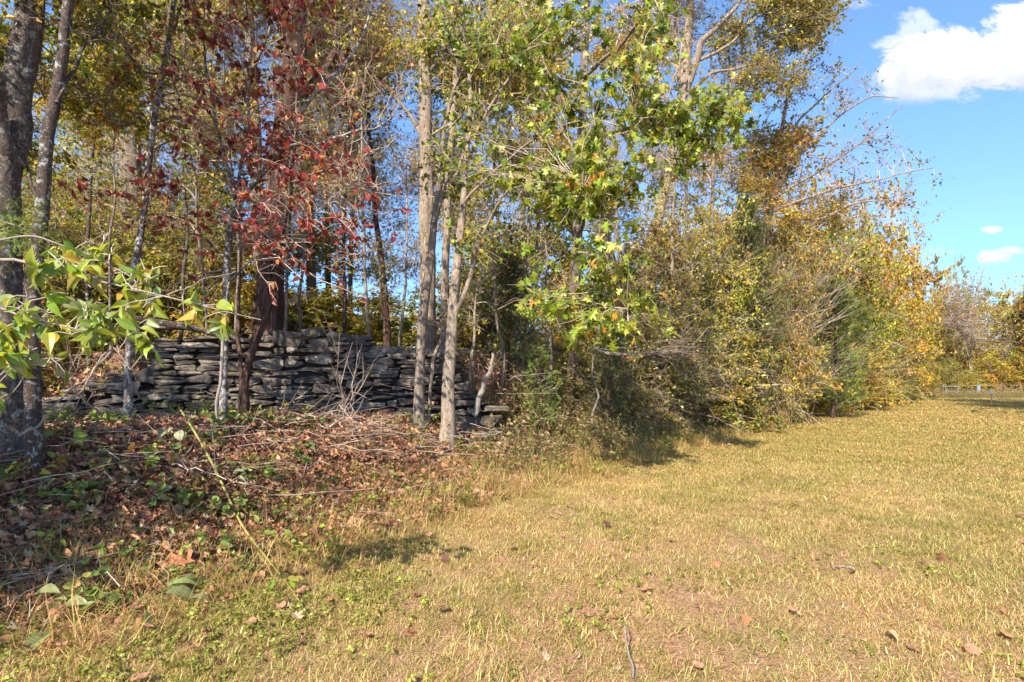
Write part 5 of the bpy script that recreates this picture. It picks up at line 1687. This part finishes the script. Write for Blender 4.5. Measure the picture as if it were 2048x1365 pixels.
YGREEN = [(.42, .46, .06, 3), (.32, .40, .05, 2), (.50, .44, .08, 1)]
PALEG = [(.34, .38, .20, 3), (.42, .44, .26, 2), (.28, .33, .15, 1)]
MIDG = [(.20, .28, .06, 3), (.28, .34, .08, 2), (.14, .20, .05, 1)]
TURN = [(.46, .42, .07, 2), (.50, .24, .06, 1), (.30, .36, .06, 2)]
for i, (nm, u, v, n, s, pal, sh, h, r, lab) in enumerate([
        ('young_plant', 285, 905, 5, .13, TURN, L_ROUND, .25, .10, 'plant with big yellow-green and red-tipped leaves below the broken wall end'),
        ('young_plant', 365, 872, 12, .085, PALEG, L_ROUND, .22, .22, 'clump of rounded pale grey-green leaves at the foot of the wall'),
        ('young_plant', 135, 890, 5, .10, MIDG, L_ROUND, .22, .12, 'dark green broad-leaved plant beside the mottled trunk foot'),
        ('young_plant', 195, 838, 3, .13, MIDG, L_ROUND, .2, .08, 'single large green leaf plant left of the spotted sapling foot'),
        ('young_plant', 290, 985, 9, .085, PALEG, L_ROUND, .22, .16, 'dusty green low plant in the shade under the big yellow-green leaves'),
        ('young_plant', 160, 975, 10, .08, MIDG, L_OVAL, .2, .2, 'leafy green plant over the long pale stick'),
        ('young_plant', 70, 950, 8, .09, TURN, L_OVAL, .22, .18, 'yellowing plant near the curved dead limb at the left edge'),
        ('young_plant', 370, 1010, 5, .07, YGREEN, L_ROUND, .15, .1, 'small bright yellow-green plant left of the long green stem'),
        ('young_plant', 505, 1010, 4, .075, YGREEN, L_ROUND, .16, .08, 'bright yellow-green seedling right of the long green stem'),
        ('young_plant', 570, 1045, 3, .055, YGREEN, L_ROUND, .12, .07, 'tiny heart-leaved seedling at the middle edge of the litter'),
        ('young_plant', 205, 1045, 8, .08, MIDG, L_OVAL, .16, .2, 'spreading mid-green plant above the tan stick'),
        ('young_plant', 100, 1085, 8, .065, YGREEN, L_OVAL, .14, .14, 'yellow-green seedling clump at the lower left'),
        ('young_plant', 30, 1170, 5, .05, YGREEN, L_OVAL, .1, .1, 'small bright seedling in the lower left corner'),
        ('young_plant', 330, 1060, 8, .07, MIDG, L_OVAL, .14, .16, 'small leafy plant above the big orange leaf'),
        ('young_plant', 805, 985, 6, .09, PALEG + YGREEN, L_BIG, .12, .1, 'pale wilted plant standing where the lawn meets the dry weeds'),
        ('young_plant', 460, 960, 7, .075, PALEG, L_OVAL, .16, .16, 'faded grey-green plant under the end of the pale stick'),
        ('young_plant', 1005, 1000, 3, .09, PALEG, L_BIG, .06, .06, 'pale wilted leaves lying on the lawn right of the dry weeds'),
        ('young_plant', 965, 800, 6, .08, YGREEN, L_OVAL, .32, .12, 'yellow-green seedling right of the thicker trunk foot'),
        ('young_plant', 1160, 880, 9, .07, YGREEN, L_OVAL, .36, .14, 'bright yellow-green weed at the thicket foot'),
        ('young_plant', 560, 1170, 8, .06, YGREEN, L_ROUND, .1, .1, 'bright green weed at the lower end of the long green stem'),
        ('young_plant', 20, 860, 6, .12, MIDG, L_ELM, .3, .14, 'large drooping green leaves low at the left edge')]):
    forb(nm, lab, 'plant', u, v, n, s, pal, 520 + i, sh, h, r)
forb('cut_plant', 'wilted plant with long grey-green leaves lying flat across the clover', 'plant', 250, 1236, 17, .17, [(.34, .36, .13, 3), (.42, .44, .20, 2), (.42, .38, .12, 1)], 560, L_BIG, .13, .42, 2.6, lie=True)

log('green_stem', 'long straight yellow-green stem slanting down across the litter onto the lawn', [(362, 872, 3, .25), (385, 905, 4, .22), (430, 975, 4.5, .16), (480, 1072, 5, .08), (545, 1145, 4.5, .03), (590, 1195, 3, .01), (620, 1245, 2)], 'bark_grey', 570, cat='stem', wig=.006, lie=True)
_o = [o for o in bpy.data.objects if o.name.startswith('green_stem')][0].children[0]
_o.data.materials[0] = M['stem_green']
log('fallen_branch', 'thin yellowish dead stem in the litter above the orange leaf', [(240, 1100, 2.5, .03), (310, 1070, 2.5, .05), (350, 1040, 2, .06)], 'bark_dead', 571, lie=True)
log('fallen_branch', 'short white stick lying on the right side of the lawn', [(1664, 1141, 3), (1685, 1139, 4), (1704, 1142, 3)], 'bark_dead', 572, lie=True)


def fallen(label, u, v, size, col, seed, shape=None, group=None, rise=.02, tilt=.5):
    rng = np.random.default_rng(seed)
    Y = 2.4
    while Y < 40:
        p = at(u, v, Y)
        if gz(p[0], Y) >= p[2]: break
        Y += .02
    g = Geo()
    V, Fc = shape or dry_leaf(seed, rng.uniform() < .6)
    g.add(V * [1.1, 1, 1], Fc, palette(rng, [col], 1)[0])
    o = g.build('fallen_leaf', M['litter'])
    o.location = (p[0], Y, gz(p[0], Y) + rise)
    o.scale = (size,) * 3
    o.rotation_euler = (rng.normal(0, tilt), rng.normal(0, tilt), rng.uniform(0, 6.28))
    tag(o, label, 'leaf', group)
    return o


def crumple(seed):
    rg = np.random.default_rng(seed)
    V, Fc = mirrored([(0, 0), (.12, .1), (.42, .06), (.30, .22), (.58, .36), (.40, .44), (.52, .66), (.30, .64), (.24, .86), (.08, .80), (0, 1.0)], 0.1, 0.1)
    V = V.copy()
    V[:, 2] += rg.normal(0, .07, len(V)) + .12 * np.sin(V[:, 0] * 9) * np.cos(V[:, 1] * 7)
    return V, Fc


_o = fallen('big crumpled orange-brown leaf standing in the litter at the lower left', 330, 1150, .26, (.58, .25, .13), 601, crumple(5), None, .03, .3)
_o.rotation_euler = (.75, .2, -.5)
_o.scale = (.25, .24, .24)
_o.location.z -= .02
fallen('orange-yellow lobed leaf beside the forked pale twig', 172, 1180, .16, (.62, .32, .12), 602, dry_leaf(9), None, .03, .3)
fallen('slate-coloured dry leaf above the tan stick', 216, 1118, .10, (.16, .13, .16), 603, dry_leaf(12, False), None, .03, .3)
_rg = np.random.default_rng(66)
_used = set()
_tones = [('tan', (.48, .28, .15)), ('rusty brown', (.36, .16, .08)), ('pale buff', (.60, .40, .23)), ('dark brown', (.22, .11, .075)), ('orange-brown', (.52, .25, .11))]


def place_words(u, v):
    across = ['far left of', 'left part of', 'middle of', 'right part of', 'right edge of'][min(4, int((u - 400) / 330))]
    deep = 'the far lawn' if v < 1010 else 'the middle lawn' if v < 1120 else 'the near lawn' if v < 1240 else 'the lawn along the frame bottom'
    return across + ' ' + deep


for i in range(40):
    u = _rg.uniform(420, 2040); v = _rg.uniform(930, 1350)
    if v < 1400 - u * .45: v = 1365 - _rg.uniform(5, 250)
    s = _rg.uniform(.045, .085)
    for t in range(5):
        nm, col = _tones[(i + t) % 5]
        lab = '%s %s dry leaf in the %s' % ('large' if s > .065 else 'small', nm, place_words(u, v))
        if lab not in _used: break
    if lab in _used: continue
    _used.add(lab)
    fallen(lab, u, v, s, col, 610 + i, None, 'dry leaves on the lawn', .015, .5)
for i in range(9):
    u = _rg.uniform(760, 1700); v = _rg.uniform(1120, 1350)
    lab = 'tiny cream-coloured leaf in the %s' % place_words(u, v)
    if lab in _used: continue
    _used.add(lab)
    fallen(lab, u, v, _rg.uniform(.03, .05), (.60, .50, .28), 670 + i, dry_leaf(670 + i, False), 'pale leaves on the lawn', .015, .4)


# ------------------------------------------------------------------ far right: fence, posts, signs, shed
def boxm(g, x0, x1, y0, y1, z0, z1):
    V = [(x, y, z) for x in (x0, x1) for y in (y0, y1) for z in (z0, z1)]
    g.add(V, [(0, 1, 3, 2), (4, 6, 7, 5), (0, 4, 5, 1), (2, 3, 7, 6), (0, 2, 6, 4), (1, 5, 7, 3)])


def part(name, g, mat, root, base=(0, 0, 0), kind=None):
    return g.build(name, mat, root, base, kind)


mat_rust = plain('rusty_steel', (.22, .12, .08), .8)
mat_wire = plain('galvanised_wire', (.55, .55, .53), .45, .6)
mat_white = plain('white_paint', (.30, .29, .27), .6)
mat_blue = plain('grey_blue_panel', (.20, .26, .33), .5)
mat_roof = plain('grey_metal_roof', (.40, .43, .47), .5)
mat_wall = plain('pinkish_brown_boards', (.42, .27, .22), .85)


def fence():
    Yf = 47.5
    xs = np.arange(33.6, 52, 2.4)
    b = np.array([42.0, Yf, gz(42, Yf)])
    root = empty('wire_fence', b, 'low wire fence on thin posts running along the far end of the lawn', 'fence')
    src = None
    for x in xs:
        g = Geo()
        z = gz(x, Yf)
        tubes(g, np.array([(0, 0, -.1), (0, 0, .55), (0, 0, 1.02)]), np.array([.035, .035, .03]), 6)
        if src is None:
            src = g.build('post', mat_rust, root)
            o = src
        else:
            o = bpy.data.objects.new('post', src.data); COL.objects.link(o); o.parent = root
        o.location = (x - b[0], 0, z - b[2])
    for h in (.3, .6, .92):
        g = Geo()
        P = np.array([(x, Yf, gz(x, Yf) + h) for x in np.linspace(33.6, 50.4, 22)])
        tubes(g, P, np.full(22, .005 if h < .9 else .008), 4)
        g.build('wire', mat_wire, root, b)
    return root


fence()
# white rail frame (small gate) left on the fence line
b = at(1897, 781, 46.0); b[2] = gz(b[0], 46.0)
rt = empty('metal_gate', b, 'small white-railed gate leaning in the fence near the hedge end', 'gate')
for nm, z0, z1, x0, x1 in (('rail', .86, .89, -.55, .75), ('rail', .45, .48, -.25, .95)):
    g = Geo(); boxm(g, x0, x1, -.02, .02, z0, z1); g.build(nm, mat_white, rt)
for x in (-.25, .75):
    g = Geo(); boxm(g, x - .012, x + .012, -.045, -.022, -.05, .9); g.build('post', mat_white, rt)
# blue-white box on the fence
b = at(1957, 781, 46.5); b[2] = gz(b[0], 46.5)
rt = empty('sign_board', b, 'small grey-blue board with a white foot hanging on the wire fence', 'sign')
g = Geo(); boxm(g, -.12, .12, -.04, .04, .60, .95); g.build('board', mat_blue, rt)
g = Geo(); boxm(g, -.12, .12, -.06, .06, .45, .58); g.build('foot', mat_white, rt)
g = Geo(); boxm(g, -.03, .03, -.03, .03, -.1, .42); g.build('post', mat_rust, rt)
# the lawn post with a white head
b = at(1983, 812, 31.5); b[2] = gz(b[0], 31.5)
rt = empty('marker_post', b, 'thin dark post with a white head standing on the lawn by the long shadow', 'post')
g = Geo(); tubes(g, np.array([(0, 0, -.1), (0, 0, .3), (0, 0, .58)]), np.array([.022, .022, .022]), 6); g.build('pole', mat_rust, rt)
g = Geo(); boxm(g, -.035, .035, -.035, .035, .58, .80); g.build('head', mat_white, rt)
g = Geo(); boxm(g, -.20, .20, -.02, .02, .802, .83); g.build('cross_arm', mat_wire, rt)
# shed in the trees
b = at(1962, 770, 78); b[2] = gz(b[0], 78)
rt = empty('shed', b, 'low pinkish shed with a grey metal roof half hidden by the far trees', 'shed')
g = Geo(); boxm(g, -2.0, 2.6, 0, 3, 0, 5.2); g.build('wall', mat_wall, rt)
g = Geo()
g.add([(-2.6, -.5, 4.9), (3.0, -.5, 5.2), (3.0, 3.5, 5.9), (-2.6, 3.5, 5.6), (-2.6, -.5, 5.05), (3.0, -.5, 5.35), (3.0, 3.5, 6.05), (-2.6, 3.5, 5.75)],
      [(0, 3, 2, 1), (4, 5, 6, 7), (0, 1, 5, 4), (1, 2, 6, 5), (2, 3, 7, 6), (3, 0, 4, 7)])
g.build('roof', mat_roof, rt)
g = Geo(); boxm(g, -.6, 1.0, -.05, -.01, 1.6, 2.2); g.build('door', mat_white, rt)


# ------------------------------------------------------------------ more thin stems, and bare twigs at the foot of the wall
for i, (rows, kind, lab) in enumerate([
        ([(360, None, 9.8, 9), (372, 480, 9.8, 8), (352, 250, 9.8, 6), (370, 0, 9.8, 4)], 'twiggy', 'thin grey stem between the spotted sapling and the dogwood'),
        ([(470, None, 10.4, 8), (476, 420, 10.4, 7), (450, 200, 10.4, 5), (462, -40, 10.4, 3)], 'mid', 'thin straight stem just behind the dogwood'),
        ([(690, None, 10.8, 9), (684, 520, 10.8, 8), (700, 300, 10.8, 6), (690, 60, 10.8, 4)], 'twiggy', 'slim dark stem over the middle of the wall'),
        ([(600, None, 10.2, 8), (606, 500, 10.2, 7), (640, 300, 10.2, 5), (690, 120, 10.2, 3)], 'twiggy', 'slim stem leaning right beside the red-barked tree'),
        ([(980, None, 10.6, 11), (1000, 560, 10.6, 9), (990, 300, 10.6, 7), (1010, 60, 10.6, 4)], 'mid', 'slender stem between the forked trunk and the oak'),
        ([(1060, None, 11.5, 12), (1068, 560, 11.5, 10), (1080, 300, 11.5, 8), (1070, 40, 11.5, 5)], 'mid', 'slender grey trunk left of the oak trunk'),
        ([(180, None, 9.6, 10), (172, 480, 9.6, 8), (196, 250, 9.6, 6), (190, 10, 9.6, 4)], 'mid', 'slender stem right of the mottled trunk'),
        ([(1420, None, 15.4, 10), (1430, 500, 15, 9), (1425, 300, 15, 7), (1470, 140, 15, 4)], 'twiggy', 'slender grey stem rising out of the thicket')]):
    rows = px(rows)
    top = rows[-1]; m = rows[-2]
    Yk = rows[0][1]
    s = 90 / F * Yk
    plant('woodland_sapling', lab, 'sapling', [rows], [((m[0], m[1], m[2]), (s, s, s * 1.3), 9, 0, kind, dict(n=2, tint=OCT if i % 2 else OLT)),
                                                     ((top[0], top[1], top[2]), (s, s, s * 1.2), 9, 0, kind, dict(n=1, tint=YGT))], OLIVE, 440 + i, bark='bark_grey' if i % 2 else 'bark_dark', wig=.05, k=7)
for i, (u0, u1, Y, vt, w0, lab) in enumerate([
        (940, 962, 9.4, 420, 6, 'thin sapling just right of the thicker forked trunk'),
        (1000, 985, 9.8, 380, 7, 'thin brown sapling in front of the narrow cedar'),
        (1045, 1060, 10.6, 330, 7, 'thin grey sapling right of the narrow cedar'),
        (1100, 1085, 10.8, 420, 6, 'fine upright stem left of the oak trunk foot'),
        (1190, 1205, 11.8, 360, 7, 'fine upright stem right of the oak trunk foot'),
        (1245, 1225, 12.4, 300, 8, 'slim bare sapling rising from the bramble right of the oak'),
        (1330, 1350, 13.2, 330, 8, 'slim bare sapling in the middle of the thicket'),
        (1380, 1372, 14.0, 280, 7, 'slim grey sapling before the smaller dark cedar'),
        (560, 585, 9.5, 250, 7, 'thin stem hugging the right side of the red-barked tree'),
        (735, 720, 10.2, 240, 7, 'thin bare sapling over the right half of the wall'),
        (410, 392, 9.4, 260, 6, 'thin bare sapling left of the dogwood behind the wall'),
        (215, 226, 9.0, 280, 6, 'thin bare sapling over the broken left end of the wall')]):
    vm = (vt + 760) / 2
    plant('woodland_sapling', lab, 'sapling', [px([(u0, None, Y, w0 * 1.3), (u0 + 6, 720, Y, w0 * 1.2), ((u0 + u1) / 2, vm, Y, w0), (u1, vt, Y, w0 * .6), (u1 + 8, vt - 120, Y, w0 * .3)])],
          [C(u1, vt + 20, Y, 60, 130, .5, 20, 6, 2.2, L_tw=.4, soft=True, up=.3), C((u0 + u1) / 2, vm, Y, 50, 110, .4, 14, 6, 1.2, L_tw=.4, soft=True, up=.3)],
          MULTI if i % 2 else YG, 460 + i, size=.075, bark='bark_grey' if i % 3 else 'bark_pale', wig=.05, k=7)
whips('bare arching twigs springing up at the foot of the wall, left of centre', 520, 835, 600, 790, 7.6, 4, 311, 30)
whips('bare grey twigs spreading low before the middle of the wall', 640, 850, 730, 800, 7.6, 5, 312, 40)
whips('few thin pale shoots standing before the right half of the wall', 690, 840, 712, 720, 7.9, 4, 313, 30)
whips('thin bare shoots leaning over the broken left end of the wall', 190, 850, 120, 720, 6.6, 6, 314, 40)
whips('tangle of dead twigs at the foot of the dogwood', 430, 900, 500, 860, 6.2, 4, 315, 40)
